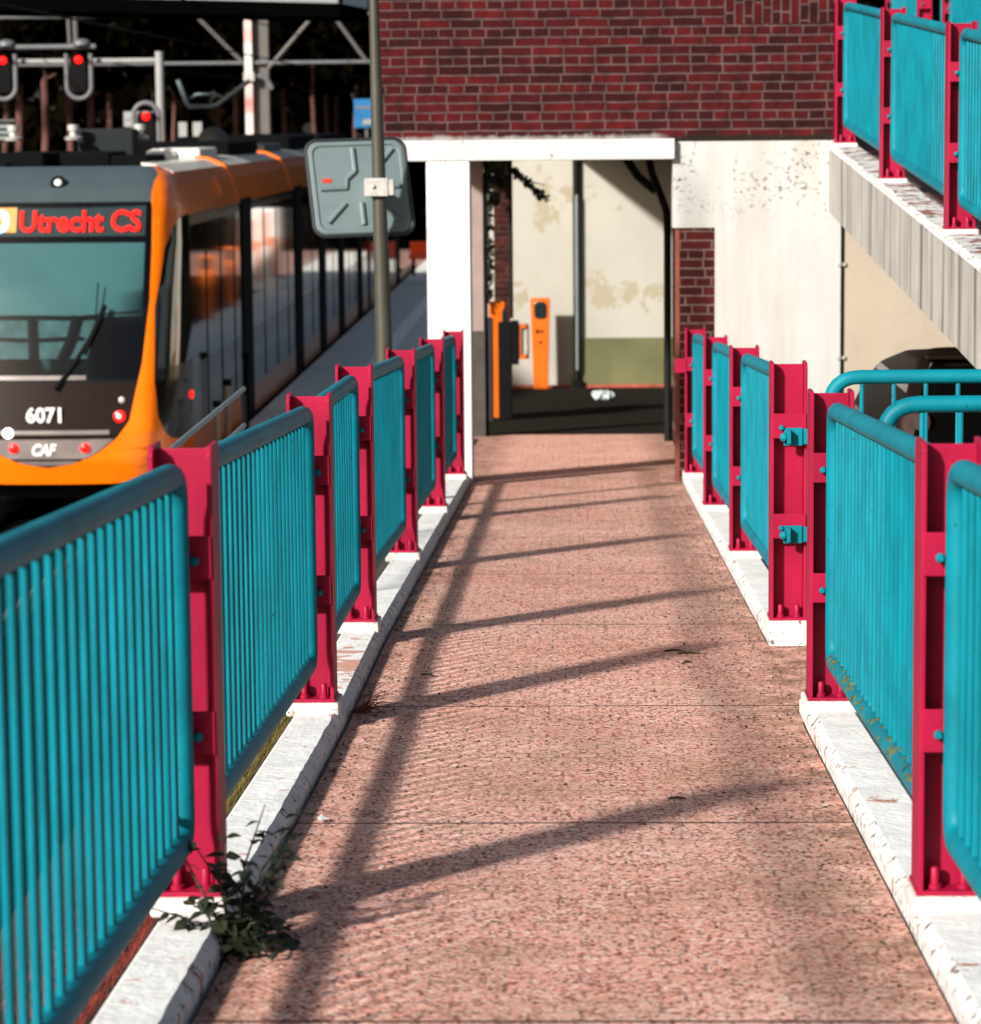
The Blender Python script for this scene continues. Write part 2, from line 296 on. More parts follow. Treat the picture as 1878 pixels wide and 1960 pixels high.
def ramp_material():
    m = bpy.data.materials.new("ramp_paving"); m.use_nodes = True; t = m.node_tree; N = t.nodes; L = t.links; p = N["Principled BSDF"]
    p.inputs["Roughness"].default_value = .92; p.inputs["Specular IOR Level"].default_value = .25
    g = N.new("ShaderNodeNewGeometry"); P = g.outputs["Position"]; sx = N.new("ShaderNodeSeparateXYZ"); L.new(P, sx.inputs[0])
    def nz(sc, det=4, rough=.6):
        n = N.new("ShaderNodeTexNoise"); n.inputs["Scale"].default_value = sc; n.inputs["Detail"].default_value = det; n.inputs["Roughness"].default_value = rough; L.new(P, n.inputs["Vector"]); return n.outputs[0]
    def mr(s, a, b, c=0, d=1):
        r = N.new("ShaderNodeMapRange"); r.inputs[1].default_value = a; r.inputs[2].default_value = b; r.inputs[3].default_value = c; r.inputs[4].default_value = d; L.new(s, r.inputs[0]); return r.outputs[0]
    def mix(f, a, b, mode='MIX'):
        x = N.new("ShaderNodeMix"); x.data_type = 'RGBA'; x.blend_type = mode
        for s, i in ((f, 0), (a, 6), (b, 7)):
            if hasattr(s, 'links'): L.new(s, x.inputs[i])
            else: x.inputs[i].default_value = (*s, 1) if isinstance(s, tuple) else s
        return x.outputs[2]
    def math_(op, a, b=None):
        x = N.new("ShaderNodeMath"); x.operation = op
        for s, i in ((a, 0), (b, 1)):
            if s is None: continue
            if hasattr(s, 'links'): L.new(s, x.inputs[i])
            else: x.inputs[i].default_value = s
        return x.outputs[0]
    base = mix(mr(nz(1.1, 5), .35, .65), (.78,.36,.275), (.90,.49,.395))
    # aggregate: pale and dark grains
    v = N.new("ShaderNodeTexVoronoi"); v.inputs["Scale"].default_value = 115; L.new(P, v.inputs["Vector"])
    sv = N.new("ShaderNodeSeparateColor"); L.new(v.outputs["Color"], sv.inputs[0])
    base = mix(mr(sv.outputs[0], .72, .80, 0, .75), base, (1.0,.80,.68))
    base = mix(mr(sv.outputs[1], .80, .84, 0, .9), base, (.20,.04,.025))
    v2 = N.new("ShaderNodeTexVoronoi"); v2.inputs["Scale"].default_value = 55; L.new(P, v2.inputs["Vector"])
    sv2 = N.new("ShaderNodeSeparateColor"); L.new(v2.outputs["Color"], sv2.inputs[0])
    grit = math_('MULTIPLY', mr(sv2.outputs[2], .84, .86), mr(v2.outputs["Distance"], .30, .42, 1, 0))
    base = mix(math_('MULTIPLY', grit, .85), base, (.05,.025,.02))
    base = mix(math_('MULTIPLY', mr(nz(45, 6, .75), .55, .68), .55), base, (.26,.10,.07))
    # worn, greenish dirt patches and edge dirt
    base = mix(math_('MULTIPLY', mr(nz(2.4, 6, .65), .48, .70), .42), base, (.34,.22,.12))
    ex = math_('ABSOLUTE', math_('ADD', sx.outputs[0], .022))
    edge = math_('MULTIPLY', mr(ex, .50, .745), mr(nz(9, 6, .7), .30, .62))
    base = mix(math_('MULTIPLY', edge, .75), base, (.11,.055,.033))
    # small clinker pattern stamped in the surface
    cb = N.new("ShaderNodeCombineXYZ"); L.new(sx.outputs[0], cb.inputs[0]); L.new(sx.outputs[1], cb.inputs[1])
    bk = N.new("ShaderNodeTexBrick"); L.new(cb.outputs[0], bk.inputs["Vector"]); bk.inputs["Scale"].default_value = 1
    bk.inputs["Brick Width"].default_value = .105; bk.inputs["Row Height"].default_value = .085; bk.inputs["Mortar Size"].default_value = .0045; bk.offset = .5
    pj = math_('MULTIPLY', bk.outputs["Fac"], mr(nz(9, 3), .42, .60, 0, .58))
    base = mix(pj, base, (.12,.06,.045))
    # transverse joints between slabs
    fr = math_('FRACT', math_('DIVIDE', math_('SUBTRACT', sx.outputs[1], 5.700-21.8), 2.18))
    jl = math_('LESS_THAN', math_('ABSOLUTE', math_('SUBTRACT', fr, .004)), .0032)
    base = mix(jl, base, (.03,.015,.01))
    L.new(base, p.inputs["Base Color"])
    bp = N.new("ShaderNodeBump"); bp.inputs["Strength"].default_value = .42; bp.inputs["Distance"].default_value = .005
    L.new(math_('SUBTRACT', math_('ADD', nz(70, 6, .7), math_('MULTIPLY', sv.outputs[0], .25)), math_('MULTIPLY', jl, 1.5)), bp.inputs["Height"]); L.new(bp.outputs[0], p.inputs["Normal"])
    return m
RAMP = ramp_material()

def peel_patch(m, y0, y1):
    t = m.node_tree; N = t.nodes; L = t.links; p = N["Principled BSDF"]; src = p.inputs["Base Color"].links[0].from_socket
    g = N.new("ShaderNodeNewGeometry"); sx = N.new("ShaderNodeSeparateXYZ"); L.new(g.outputs["Position"], sx.inputs[0])
    n = N.new("ShaderNodeTexNoise"); n.inputs["Scale"].default_value = 14; n.inputs["Detail"].default_value = 7; L.new(g.outputs["Position"], n.inputs["Vector"])
    d = N.new("ShaderNodeMath"); d.operation = 'SUBTRACT'; L.new(sx.outputs[1], d.inputs[0]); d.inputs[1].default_value = (y0+y1)/2
    e = N.new("ShaderNodeMath"); e.operation = 'ABSOLUTE'; L.new(d.outputs[0], e.inputs[0])
    f = N.new("ShaderNodeMapRange"); f.inputs[1].default_value = 0; f.inputs[2].default_value = (y1-y0)/2; f.inputs[3].default_value = .16; f.inputs[4].default_value = -.1; L.new(e.outputs[0], f.inputs[0])
    h = N.new("ShaderNodeMath"); h.operation = 'ADD'; L.new(n.outputs[0], h.inputs[0]); L.new(f.outputs[0], h.inputs[1])
    k = N.new("ShaderNodeMapRange"); k.inputs[1].default_value = .56; k.inputs[2].default_value = .60; L.new(h.outputs[0], k.inputs[0])
    q = N.new("ShaderNodeMath"); q.operation = 'LESS_THAN'; L.new(sx.outputs[0], q.inputs[0]); q.inputs[1].default_value = 0
    r = N.new("ShaderNodeMath"); r.operation = 'MULTIPLY'; L.new(k.outputs[0], r.inputs[0]); L.new(q.outputs[0], r.inputs[1])
    x = N.new("ShaderNodeMix"); x.data_type = 'RGBA'; L.new(r.outputs[0], x.inputs[0]); L.new(src, x.inputs[6]); x.inputs[7].default_value = (.55,.30,.24,1)
    L.new(x.outputs[2], p.inputs["Base Color"])
peel_patch(WHITE, 9.8, 11.5)
def glass_material():
    m = bpy.data.materials.new("windscreen_glass"); m.use_nodes = True; t = m.node_tree; N = t.nodes; L = t.links
    N.remove(N["Principled BSDF"]); out = [n for n in N if n.type == 'OUTPUT_MATERIAL'][0]
    tr = N.new("ShaderNodeBsdfTransparent"); tr.inputs[0].default_value = (.66,.84,.85, 1)
    gl = N.new("ShaderNodeBsdfGlossy"); gl.inputs["Roughness"].default_value = .03
    fr = N.new("ShaderNodeFresnel"); fr.inputs[0].default_value = 1.52
    mx = N.new("ShaderNodeMixShader"); L.new(fr.outputs[0], mx.inputs[0]); L.new(tr.outputs[0], mx.inputs[1]); L.new(gl.outputs[0], mx.inputs[2]); L.new(mx.outputs[0], out.inputs[0])
    return m
WSGLASS = glass_material()

def dirty_plaster():
    """white plaster with dark damp specks gathered under the brick course"""
    m = mat("speckled_plaster", (.43,.435,.43), .85, var=.05, vscale=2.5, bump=.25, bscale=25, streak=((.31,.26,.18), (5,5,.45), .5))
    t = m.node_tree; N = t.nodes; L = t.links; p = N["Principled BSDF"]
    src = p.inputs["Base Color"].links[0].from_socket
    g = N.new("ShaderNodeNewGeometry"); sx = N.new("ShaderNodeSeparateXYZ"); L.new(g.outputs["Position"], sx.inputs[0])
    n = N.new("ShaderNodeTexNoise"); n.inputs["Scale"].default_value = 32; n.inputs["Detail"].default_value = 7; n.inputs["Roughness"].default_value = .6; L.new(g.outputs["Position"], n.inputs["Vector"])
    n2 = N.new("ShaderNodeTexNoise"); n2.inputs["Scale"].default_value = 2.4; L.new(g.outputs["Position"], n2.inputs["Vector"])
    a = N.new("ShaderNodeMapRange"); a.inputs[1].default_value = .57; a.inputs[2].default_value = .63; a.inputs[4].default_value = .85; L.new(n.outputs[0], a.inputs[0])
    b = N.new("ShaderNodeMapRange"); b.inputs[1].default_value = -.75; b.inputs[2].default_value = -.45; L.new(sx.outputs[2], b.inputs[0])
    c = N.new("ShaderNodeMapRange"); c.inputs[1].default_value = .33; c.inputs[2].default_value = .50; L.new(n2.outputs[0], c.inputs[0])
    d = N.new("ShaderNodeMath"); d.operation = 'MULTIPLY'; L.new(a.outputs[0], d.inputs[0]); L.new(b.outputs[0], d.inputs[1])
    e = N.new("ShaderNodeMath"); e.operation = 'MULTIPLY'; L.new(d.outputs[0], e.inputs[0]); L.new(c.outputs[0], e.inputs[1])
    x = N.new("ShaderNodeMix"); x.data_type = 'RGBA'; L.new(e.outputs[0], x.inputs[0]); L.new(src, x.inputs[6]); x.inputs[7].default_value = (.03,.035,.03,1)
    L.new(x.outputs[2], p.inputs["Base Color"])
    return m
SPECK = dirty_plaster()

# ---------------------------------------------------------------- lie of the land
YP = [0, 6.487, 9.607, 11.573, 14.652, 17.764, 20.847, 41.5]
ZP = [-1.346, -1.700, -1.870, -1.934, -2.102, -2.272, -2.440, -3.565]
def zb(y): return lerp(y, YP, ZP)              # foot of the railing posts
def zr(y): return zb(y)-.09                    # walking surface
def zu(y): return -.164+.058*(y-21.27)         # foot of the posts on the upper ramp
PLAT, RAIL, PARK = -3.74, -4.10, -2.82

def stamp(name, bm, m, **k):
    o = bm.build(name, m, **k); o["kind"] = "structure"; return o
# ground far and wide, then pieces on it
g = B()
xs = [-400, -120, -60, -30, -12, 0, 12, 40, 120, 400]; ys = [-200, -40, 0, 40, 88, 130, 220, 600]
g.add([(x, y, RAIL-.35) for y in ys for x in xs], [(j*len(xs)+i, j*len(xs)+i+1, (j+1)*len(xs)+i+1, (j+1)*len(xs)+i) for j in range(len(ys)-1) for i in range(len(xs)-1)])
stamp("ground", g, WOODFLOOR)
stamp("track_bed", B().box(-14, -4.17, -10, 88, RAIL-.3, RAIL-.14), TRACK)
stamp("platform", B().box(-4.16, -1.30, 27.5, 88, RAIL-.3, PLAT), PAVE)
stamp("platform_line", B().box(-3.30, -3.06, 27.5, 88, PLAT-.02, PLAT+.004), PSTRIPE)
stamp("car_park", B().box(.80, 20, -10, 21.34, PARK-.3, PARK), ASPH)
for i, x in enumerate((-5.58-.72, -5.58+.72, -9.3-.72, -9.3+.72)):
    stamp("track_rail", B().box(x-.035, x+.035, -5, 88, RAIL-.15, RAIL), MASTG)
# embankment between ramp and track
eb = B(); yy = frange(-2, 27.4, .5)
eb.strip([(-.93, -.02), (-1.12, -.06), (-1.5, -.35), (-3.2, -2.2), (-3.9, -2.9), (-3.9, -4.5), (-.93, -4.5)], yy,
         lambda x, y, z: (x, y, max(zb(y)-.06+z if z > -3 else RAIL-.3, RAIL-.3)))
stamp("embankment", eb, SOIL)
# ramp
rb = B(); yy = frange(1.0, 21.5, .25)
rb.strip([(-.762, 0), (.728, 0), (.728, -.5), (-.762, -.5)], yy, lambda x, y, z: (x, y, zr(y)+z))
stamp("ramp", rb, RAMP)
stamp("ramp_landing", B().strip([(.73, 0), (4.2, 0), (4.2, -.5), (.73, -.5)], frange(9.72, 11.55, .3), lambda x, y, z: (x, y, zr(y)+z)), RAMP)
pf = B().strip([(-1.02, 0), (.84, 0), (.84, -.5), (-1.02, -.5)], frange(21.502, 28.2, .5), lambda x, y, z: (x, y, zr(y)+z))
stamp("passage_ramp", pf, RAMP)
stamp("passage_floor", B().strip([(-1.28, 0), (6, 0), (6, -.6), (-1.28, -.6)], frange(28.202, 41.38, .5), lambda x, y, z: (x, y, zr(y)+z)), ASPH)
# kerbs: top, chipped chamfer, inner face; little steps of the edge line come from noise
def kerb(name, xin, xout, y0, y1, s):
    b = B(); yy = frange(y0, y1, .045); n = len(yy); rows = []
    for y in yy:
        j = mnoise.noise((y*7, xin*9, 0))*.004 + mnoise.noise((y*29, xin*9, 4))*.0025
        k = mnoise.noise((y*11, 3, xin))*.0025
        z = zb(y)-.032
        rows.append([(xout, y, z-.45), (xout, y, z-.004), (xout-s*.006, y, z), (xin+s*(.022+j), y, z), (xin+s*j*.5, y, z-.022+k), (xin+s*k, y, z-.16)])
    m = len(rows[0]); vs = [p for r in rows for p in r]
    for a in range(n-1):
        for i in range(m):
            q = (i+1) % m; f = (a*m+i, a*m+q, (a+1)*m+q, (a+1)*m+i)
            b.f.append(f if s < 0 else f[::-1]); b.m.append(1 if i in (3, 4) else 0)
    b.v = vs
    e = tuple(range(m)); b.f += [e if s < 0 else e[::-1], tuple((n-1)*m+i for i in e)[::-1 if s < 0 else 1]]; b.m += [1, 1]
    o = b.build(name, [WHITE, WHITE_CHIP]); o["kind"] = "structure"
    return o
kl = kerb("kerb", -.776, -.925, 2.0, 21.5, -1)
kf = kerb("kerb", .736, .89, 11.50, 21.3, 1)
kn = kerb("kerb", .736, .89, 2.0, 9.94, 1)
def pads(owner, posts, x0):
    for y in posts:
        b = B(); z = zb(y)
        b.box(x0-.016, x0+.156, y-.02, y+.165, z-.045, z)
        b.build("plinth", PAD, owner, bevel=.008)
# ---------------------------------------------------------------- railings
def post_mesh():
    b = B(); h = 1.0; c = .014
    for x in (0, .128):       # flanges with clipped corners
        b.prism([(x, 0, 0), (x, .14, 0), (x, .14, h-c), (x, .14-c, h+.004), (x, c, h+.004), (x, 0, h-c)], (0,0,0), (.012,0,0))
    b.box(.0122, .1278, .064, .073, 0, h-.006)
    b.box(-.004, .144, -.004, .146, -.002, .010)
    me_o = b.build("post", PINK, bevel=.0022); return me_o
def small(name, fn, m, smooth=False, bevel=0):
    b = B(); fn(b); return b.build(name, m, smooth=smooth, bevel=bevel)
P_POST = post_mesh()
P_CLAMP = small("clamp_plate", lambda b: b.box(.004, .136, -.006, .004, -.048, .048), PINK, bevel=.002)
P_ANCH = small("anchor_bolt", lambda b: b.lathe((0,0,0), (0,0,1), [(0,.017),(.012,.017),(.012,.011),(.045,.011),(.05,.007)], 10), PINK, smooth=True)
P_BOLT = small("rail_bolt", lambda b: b.lathe((0,0,0), (0,-1,0), [(-.005,.007),(.014,.007),(.014,.011),(.024,.011),(.031,.006)], 10), CYAN, smooth=True)
def clone(o, parent, loc, name=None):
    c = o.copy(); COL.objects.link(c); c.location = loc; c.parent = parent; c.matrix_parent_inverse = world_of(parent).inverted(); return c
PROTOS = [P_POST, P_CLAMP, P_ANCH, P_BOLT]
def add_post(root, x, y, z, side=1):
    p = clone(P_POST, root, (x, y, z))
    for h in (.76, .37):
        clone(P_CLAMP, p, (x, y, z+h)); clone(P_CLAMP, p, (x, y+.141, z+h))
    for dx, dy in ((.040, .030), (.104, .030)): clone(P_ANCH, p, (x+dx, y+dy, z+.008))
    for h in (.76, .37):
        clone(P_BOLT, p, (x+.07+side*.031, y-.006, z+h-.005))
    return p
def add_panel(root, x, ya, yb, zf, pitch=.112, R=.075, rt=.029, rb_=.0090, along='y', top=.945, bot=.135, n=12):
    """tube frame with rounded corners and upright bars; zf(y) gives the foot line"""
    def P(s, z): return (x, s, z) if along == 'y' else (s, x, z)
    C = [(ya, zf(ya)+bot), (yb, zf(yb)+bot), (yb, zf(yb)+top), (ya, zf(ya)+top)]
    path = []
    for i in range(4):
        c = Vector((*C[i], 0)); a = Vector((*C[i-1], 0)); d = Vector((*C[(i+1) % 4], 0))
        u = (a-c).normalized()*R; v = (d-c).normalized()*R
        for k in range(7):
            t = k/6; q = (c+u)*(1-t)**2 + c*2*t*(1-t) + (c+v)*t*t; path.append(P(q.x, q.y))
    f = B().tube(path, rt, n=14, closed=True).build("panel_frame", CYAN, root, smooth=True)
    b = B(); L = yb-ya; k = max(2, round(L/pitch)); s = L/k
    for i in range(1, k):
        y = ya+i*s; z0 = zf(y)+bot; z1 = zf(y)+top
        jx = random.uniform(-.001, .001)
        b.tube([P(y+jx, z0), P(y, z1)], rb_, n=9, caps=False)
    b.build("panel_bars", CYAN, f, smooth=True)
    return f
def railing(name, label, x, ys, zf, panels, side, cat="railing", ends=()):
    root = empty(name, (x+.07, ys[0], zf(ys[0]))); tag(root, label, cat)
    for y in ys: add_post(root, x, y, zf(y), side)
    for a, b in panels: add_panel(root, x+.07-.005*side, a, b, zf)
    return root
LY = [3.37, 6.487, 9.607, 11.573, 14.652, 17.764, 20.847]
rl = railing("ramp_railing", "cyan barred railing with crimson posts along the tram side of the ramp", -.94, LY, zb,
             [(a+.19, b-.05) for a, b in zip(LY, LY[1:])], 1)
RF = [11.573, 14.652, 17.764, 20.847]
rf = railing("ramp_railing", "cyan railing with crimson posts ending at the brick pier beside the doorway", .7425, RF, zb, [(a+.19, b-.05) for a, b in zip(RF, RF[1:])], -1)
RN = [3.37, 6.487, 9.607]
rn = railing("ramp_railing", "nearest railing at right, mossy lower tube, two large crimson posts", .7425, RN, zb, [(a+.19, b-.05) for a, b in zip(RN, RN[1:])], -1)
pads(kl, LY[1:], -.94); pads(kf, RF, .7425); pads(kn, RN[1:], .7425)
# cyan slotted brackets holding the cross railing to the end post
br = B()
for h in (.72, .34):
    z = zb(11.573)+h
    b = B(); b.box(.79, .862, 11.545, 11.565, z-.034, z+.034); b.box(.862, .97, 11.552, 11.560, z-.030, z+.030)
    b.box(.80, .815, 11.50, 11.545, z-.024, z+.030)
    b.lathe((.807, 11.545, z), (-.7,-.7,0), [(0,.012),(.02,.012),(.02,.017),(.032,.017),(.04,.008)], 10)
    b.lathe((.915, 11.552, z), (0,-1,0), [(0,.018),(.012,.018),(.02,.012),(.024,.004)], 12)
    b.build("bracket", CYAN, rf, bevel=.002)
bm_ = B(); z = zb(20.847)
B().box(.668, .75, 20.835, 20.845, z+.70, z+.80).build("end_plate", PINK, rf, bevel=.003)
mb = B(); rgm = random.Random(5)
for _ in range(120):
    y = rgm.uniform(6.75, 9.5); a = rgm.uniform(.5, 2.9); zc = zb(y)+.135; x0 = .7425+.07+.005
    d = Vector((math.cos(a), 0, math.sin(a))); mb.lathe(Vector((x0, y, zc))+d*.027, d+Vector((0, rgm.uniform(-.4,.4), 0)), [(0, rgm.uniform(.006,.014)), (.003, rgm.uniform(.004,.009)), (.005, .002)], 6)
mo = mb.build("moss", mat("moss", (.10,.095,.03), 1, var=.6, vscale=60, spec=0), [c for c in rn.children if c.name.startswith("panel_frame")][1]); mo["kind"] = "stuff"
# cross railings along the landing
for (y, lab, xa) in ((9.70, "short cross railing of cyan tube with rounded corner, on the near side of the landing", .985), (11.66, "farther cyan cross railing with rounded corner, in front of the black car", .975)):
    root = empty("landing_railing", (xa, y, zb(y))); tag(root, lab, "railing")
    zc = zb(y) + (.012 if y < 10 else .0)
    add_panel(root, y, xa, xa+2.6, lambda s, zc=zc: zc, pitch=.122, R=.12, rt=.0275, along='x')
    add_post(root, xa+2.66, y-.07, zc, 1)
# upper ramp
yy = frange(7.0, 21.33, .3)
ub = B(); ub.strip([(1.772, -.03), (1.78, -.016), (1.985, -.016), (1.985, -.47), (1.772, -.47)], yy, lambda x, y, z: (x, y, zu(y)-.022+z))
stamp("upper_ramp_beam", ub, CONC)
stamp("upper_ramp", B().strip([(1.987, 0), (3.38, 0), (3.38, -.28), (1.987, -.28)], frange(7.0, 36, .5), lambda x, y, z: (x, y, zu(y)-.10+z)), DECK)
uk = B(); rows = []; yk = frange(7.0, 21.33, .045)
for y in yk:
    j = mnoise.noise((y*6, 1.7, 0))*.010; z = zu(y)-.034
    rows.append([(1.764, y, z-.012), (1.766+abs(j), y, z+.002), (1.80+j, y, z+.012+j*.3), (1.955+j*1.5, y, z+.012), (1.985+j, y, z-.01)])
m_ = 5; b = B(); b.v = [p for r in rows for p in r]
for a in range(len(rows)-1):
    for i in range(m_-1): b.f.append((a*m_+i, (a+1)*m_+i, (a+1)*m_+i+1, a*m_+i+1)); b.m.append(1 if i in (0, 1) else 0)
WORN = mat("worn_kerb_paint", (.56,.56,.555), .85, var=.15, vscale=8, bump=.6, bscale=40, spots=[((.24,.085,.055), 5, .53), ((.04,.033,.028), 13, .57)])
ku = b.build("upper_ramp_kerb", [WORN, WHITE_CHIP]); ku["kind"] = "structure"
stamp("upper_ramp_beam", B().strip([(3.382, .1), (3.56, .1), (3.56, -.4), (3.382, -.4)], frange(7.0, 36, .5), lambda x, y, z: (x, y, zu(y)-.10+z)), CONC)
UL = [11.66, 14.7816, 17.98, 21.18]
ru = railing("upper_railing", "cyan railing with crimson posts on the upper ramp, above the streaked concrete beam", 1.80, UL, zu, [(a+.19, b-.05) for a, b in zip(UL, UL[1:])], -1)
pads_u = [B().box(1.784, 1.956, y-.02, y+.165, zu(y)-.04, zu(y)).build("plinth", PAD, ku, bevel=.01) for y in UL]
UR = [22.1, 25.2, 28.2]; UR2 = [30.3, 33.4]
railing("upper_railing", "far-side railing of the upper ramp, near stretch, seen over the front panels", 3.385, UR, zu, [(a+.19, b-.05) for a, b in zip(UR, UR[1:])], -1)
railing("upper_railing", "farthest short railing of the upper ramp, past the gap with the rounded tube", 3.385, UR2, zu, [(a+.19, b-.05) for a, b in zip(UR2, UR2[1:])], -1)
rx = empty("landing_railing", (3.6, 30.1, zu(30.1))); tag(rx, "small cyan cross railing at the gap in the upper far-side railing, topmost", "railing")
add_panel(rx, 30.2, 3.62, 6.0, lambda s: zu(30.2), pitch=.122, R=.12, along='x')
for p in PROTOS: bpy.data.objects.remove(p)

# ---------------------------------------------------------------- station building
bd = empty("station_building", (0, 21.35, -2.6)); tag(bd, "dark red brick building over a white lintel, column and plaster base", "building")
B().box(-1.39, 1.798, 21.35, 21.65, -.147, 1.2).build("brick_wall", BRICK, bd)
B().box(-1.39, -1.10, 21.652, 33, -.147, 1.2).build("brick_wall", BRICKY, bd)
B().box(1.55, 1.798, 21.652, 36, -.147, 1.2).build("brick_wall", BRICKY, bd)
B().box(-1.10, 1.55, 32.7, 33, -.0, 1.2).build("brick_wall", BRICKD, bd)
lt = B().box(-1.40, .685, 21.27, 21.64, -.272, -.128); lt.build("lintel", LINTEL, bd, bevel=.006)
B().box(-1.065, -.758, 21.275, 21.60, -2.75, -.274).build("column", COLUMN, bd, bevel=.006)
B().box(-.98, -.875, 27.95, 28.15, -3.1, -.30).build("column", mat("inner_column_paint", (.25,.195,.185), .8, var=.08), bd, bevel=.005)
B().box(-.99, -.865, 27.90, 27.945, -3.1, -1.93).build("column_guard", mat("guard_grey", (.045,.04,.036), .8, var=.2), bd, bevel=.004)
B().box(-.868, -.842, 27.96, 28.14, -3.1, -.30).build("dark_frame", BLACK, bd)
B().box(-1.38, 1.54, 21.66, 32.69, -.262, -.149).build("ceiling", CONC, bd)
B().box(-.30, 4, 33.05, 41.3, -.262, 0).build("ceiling", CONC, bd)
pw = B().prism([(.672,0,-.755),(.968,0,-.755),(.968,0,-3.0),(1.862,0,-3.0),(1.862,0,-.150),(.672,0,-.150)][::-1], (0,21.335,0), (0,21.62,0))
pw.build("plaster_wall", SPECK, bd)
B().box(1.866, 6.0, 21.34, 21.62, -3.0, -.62).build("plaster_wall", BEIGE, bd)
B().box(.722, .966, 21.337, 21.62, -3.0, -.757).build("brick_pier", BRICKD, bd)
B().box(.693, .720, 21.36, 21.60, -3.0, -.757).build("door_frame", BROWN, bd)
B().box(.845, 1.54, 21.63, 27.0, -3.4, -.264).build("passage_wall", BRICKD, bd)
# thin conduit with clips, dark downpipe with a swan neck inside the opening
b = B().tube([(1.863, 21.325, -3.0), (1.863, 21.325, -.62)], .009, n=8); b.build("conduit", DARKPIPE, bd)
for z in (-1.02, -1.68, -2.3):
    B().box(1.835, 1.89, 21.318, 21.333, z-.012, z+.012).build("conduit_clip", STEEL, bd)
b = B().tube([(.62, 26.9, -.27), (.66, 26.9, -.46), (.74, 26.9, -.66), (.79, 26.9, -.80), (.80, 26.9, -1.0), (.80, 26.9, -2.9)], .035, n=10); b.build("downpipe", DARKPIPE, bd, smooth=True)
b = B().tube([(.47, 30, -.27), (.50, 30, -.40), (.60, 30, -.55), (.78, 30, -.70)], .045, n=10); b.build("bracket", DARKPIPE, bd, smooth=True)
bx = B().box(2.09, 2.16, 21.28, 21.335, -1.0, -.80); bx.build("junction_box", BLACK, bd, bevel=.006)
# pier further in
pr = empty("brick_pier", (-.81, 32.4, -3.2)); tag(pr, "dim brick pier with a black foot, deep inside the passage", "pier")
B().box(-.90, -.735, 32.4, 32.65, -3.3, -.02).build("pier_shaft", BRICKP, pr)
B().box(-.845, -.70, 31.70, 31.80, -3.3, -2.10).build("pier_foot", BLACK, pr, bevel=.01)
b = B().tube([(-.715, 32.36, -2.1), (-.715, 32.36, -.02)], .02, n=8); b.build("pier_pipe", DARKPIPE, pr)
# wall closing the passage
ew = empty("plaster_wall", (0, 41.4, -3.65)); tag(ew, "sunlit cream plaster wall at the end of the passage, green band at its foot", "wall")
B().box(-1.30, 2.6, 41.4, 41.7, -4.2, .4).build("wall_face", CREAM, ew)
B().box(.06, 4.2, 41.385, 41.398, -3.66, -2.965).build("base_band", GREENBAND, ew)
B().box(-.9, 4.2, 41.30, 41.383, -3.75, -3.61).build("base_kerb", YELLOWD, ew)
dp = B().tube([(-.02, 41.33, -.2), (-.02, 41.33, -3.56)], .045, n=12); dpo = dp.build("downpipe", DARKPIPE, ew, smooth=True)
B().tube([(-.012, 41.275, -1.0), (-.012, 41.275, -3.40)], .022, n=8).build("pipe_sleeve", GREY, dpo, smooth=True)
B().box(-.09, .06, 41.22, 41.36, -3.66, -3.54).build("pipe_foot", BLACK, dpo, bevel=.01)
# orange card-reader poles
def tap_pole(x, y, z, rz, label, sc=1):
    r = empty("card_reader_pole", (x, y, z)); tag(r, label, "card reader", "orange card reader poles in the passage")
    b = B(); w0, w1 = .10*sc, .135*sc
    b.add([(-w0,-.07,0),(w0,-.07,0),(w0,.07,0),(-w0,.07,0),(-w1,-.10,1.24),(w1,-.10,1.24),(w1,.05,1.24),(-w1,.05,1.24)],
          [(0,3,2,1),(4,5,6,7),(0,1,5,4),(1,2,6,5),(2,3,7,6),(3,0,4,7)])
    o = b.build("pole_body", TAPO, bevel=.015); o.location = (x, y, z); o.rotation_euler.z = rz; put(o, r)
    b = B(); pts = []
    for k in range(24):
        a = 2*math.pi*k/24; ca, sa = math.cos(a), math.sin(a)
        pts.append((.085*math.copysign(abs(ca)**.5, ca), -.115, 1.08+.115*math.copysign(abs(sa)**.5, sa)))
    b.prism(pts, (0,0,0), (0,.05,0))
    o2 = b.build("screen", SCREEN, bevel=.006); o2.location = (x, y, z); o2.rotation_euler.z = rz; put(o2, o)
    b = B(); b.box(-.05,.05,-.098,-.07,.78,.80); b.box(-.06,-.035,-.098,-.07,.765,.815); b.box(-.025,.025,-.094,-.06,.63,.65)
    o3 = b.build("printed_mark", BLACK); o3.location = (x, y, z); o3.rotation_euler.z = rz; put(o3, o)
    return r
tap_pole(-.512, 40.9, -3.62, 0, "orange card reader pole in front of the cream wall, dark rounded screen")
tap_pole(-.885, 31.95, zr(31.95), 1.75, "orange card reader pole in front of the dim brick pier, behind the blue-black post", .60)
b = B(); b.box(-.985, -.885, 31.2, 31.3, -3.15, -2.02); o = b.build("black_post", mat("blue_black_paint", (.008,.006,.012), .5), bevel=.01); tag(o, "square blue-black post left of the dim brick pier in the passage", "post")
rd = empty("ticket_device", (-.66, 33.2, -2.5)); tag(rd, "small orange framed device on the right side of the dim pier", "device")
b = B(); b.box(-.655, -.63, 33.1, 33.25, -2.60, -2.22); b.box(-.63, -.56, 33.1, 33.25, -2.60, -2.555); b.box(-.63, -.56, 33.1, 33.25, -2.26, -2.22); b.box(-.56, -.545, 33.1, 33.25, -2.60, -2.22)
b.build("device_frame", TAPO, rd, bevel=.006); B().box(-.74, -.656, 33.08, 33.26, -2.66, -2.18).build("device_back", BLACK, rd, bevel=.006); B().box(-.625, -.565, 33.14, 33.2, -2.55, -2.265).build("device_window", STEEL, rd)
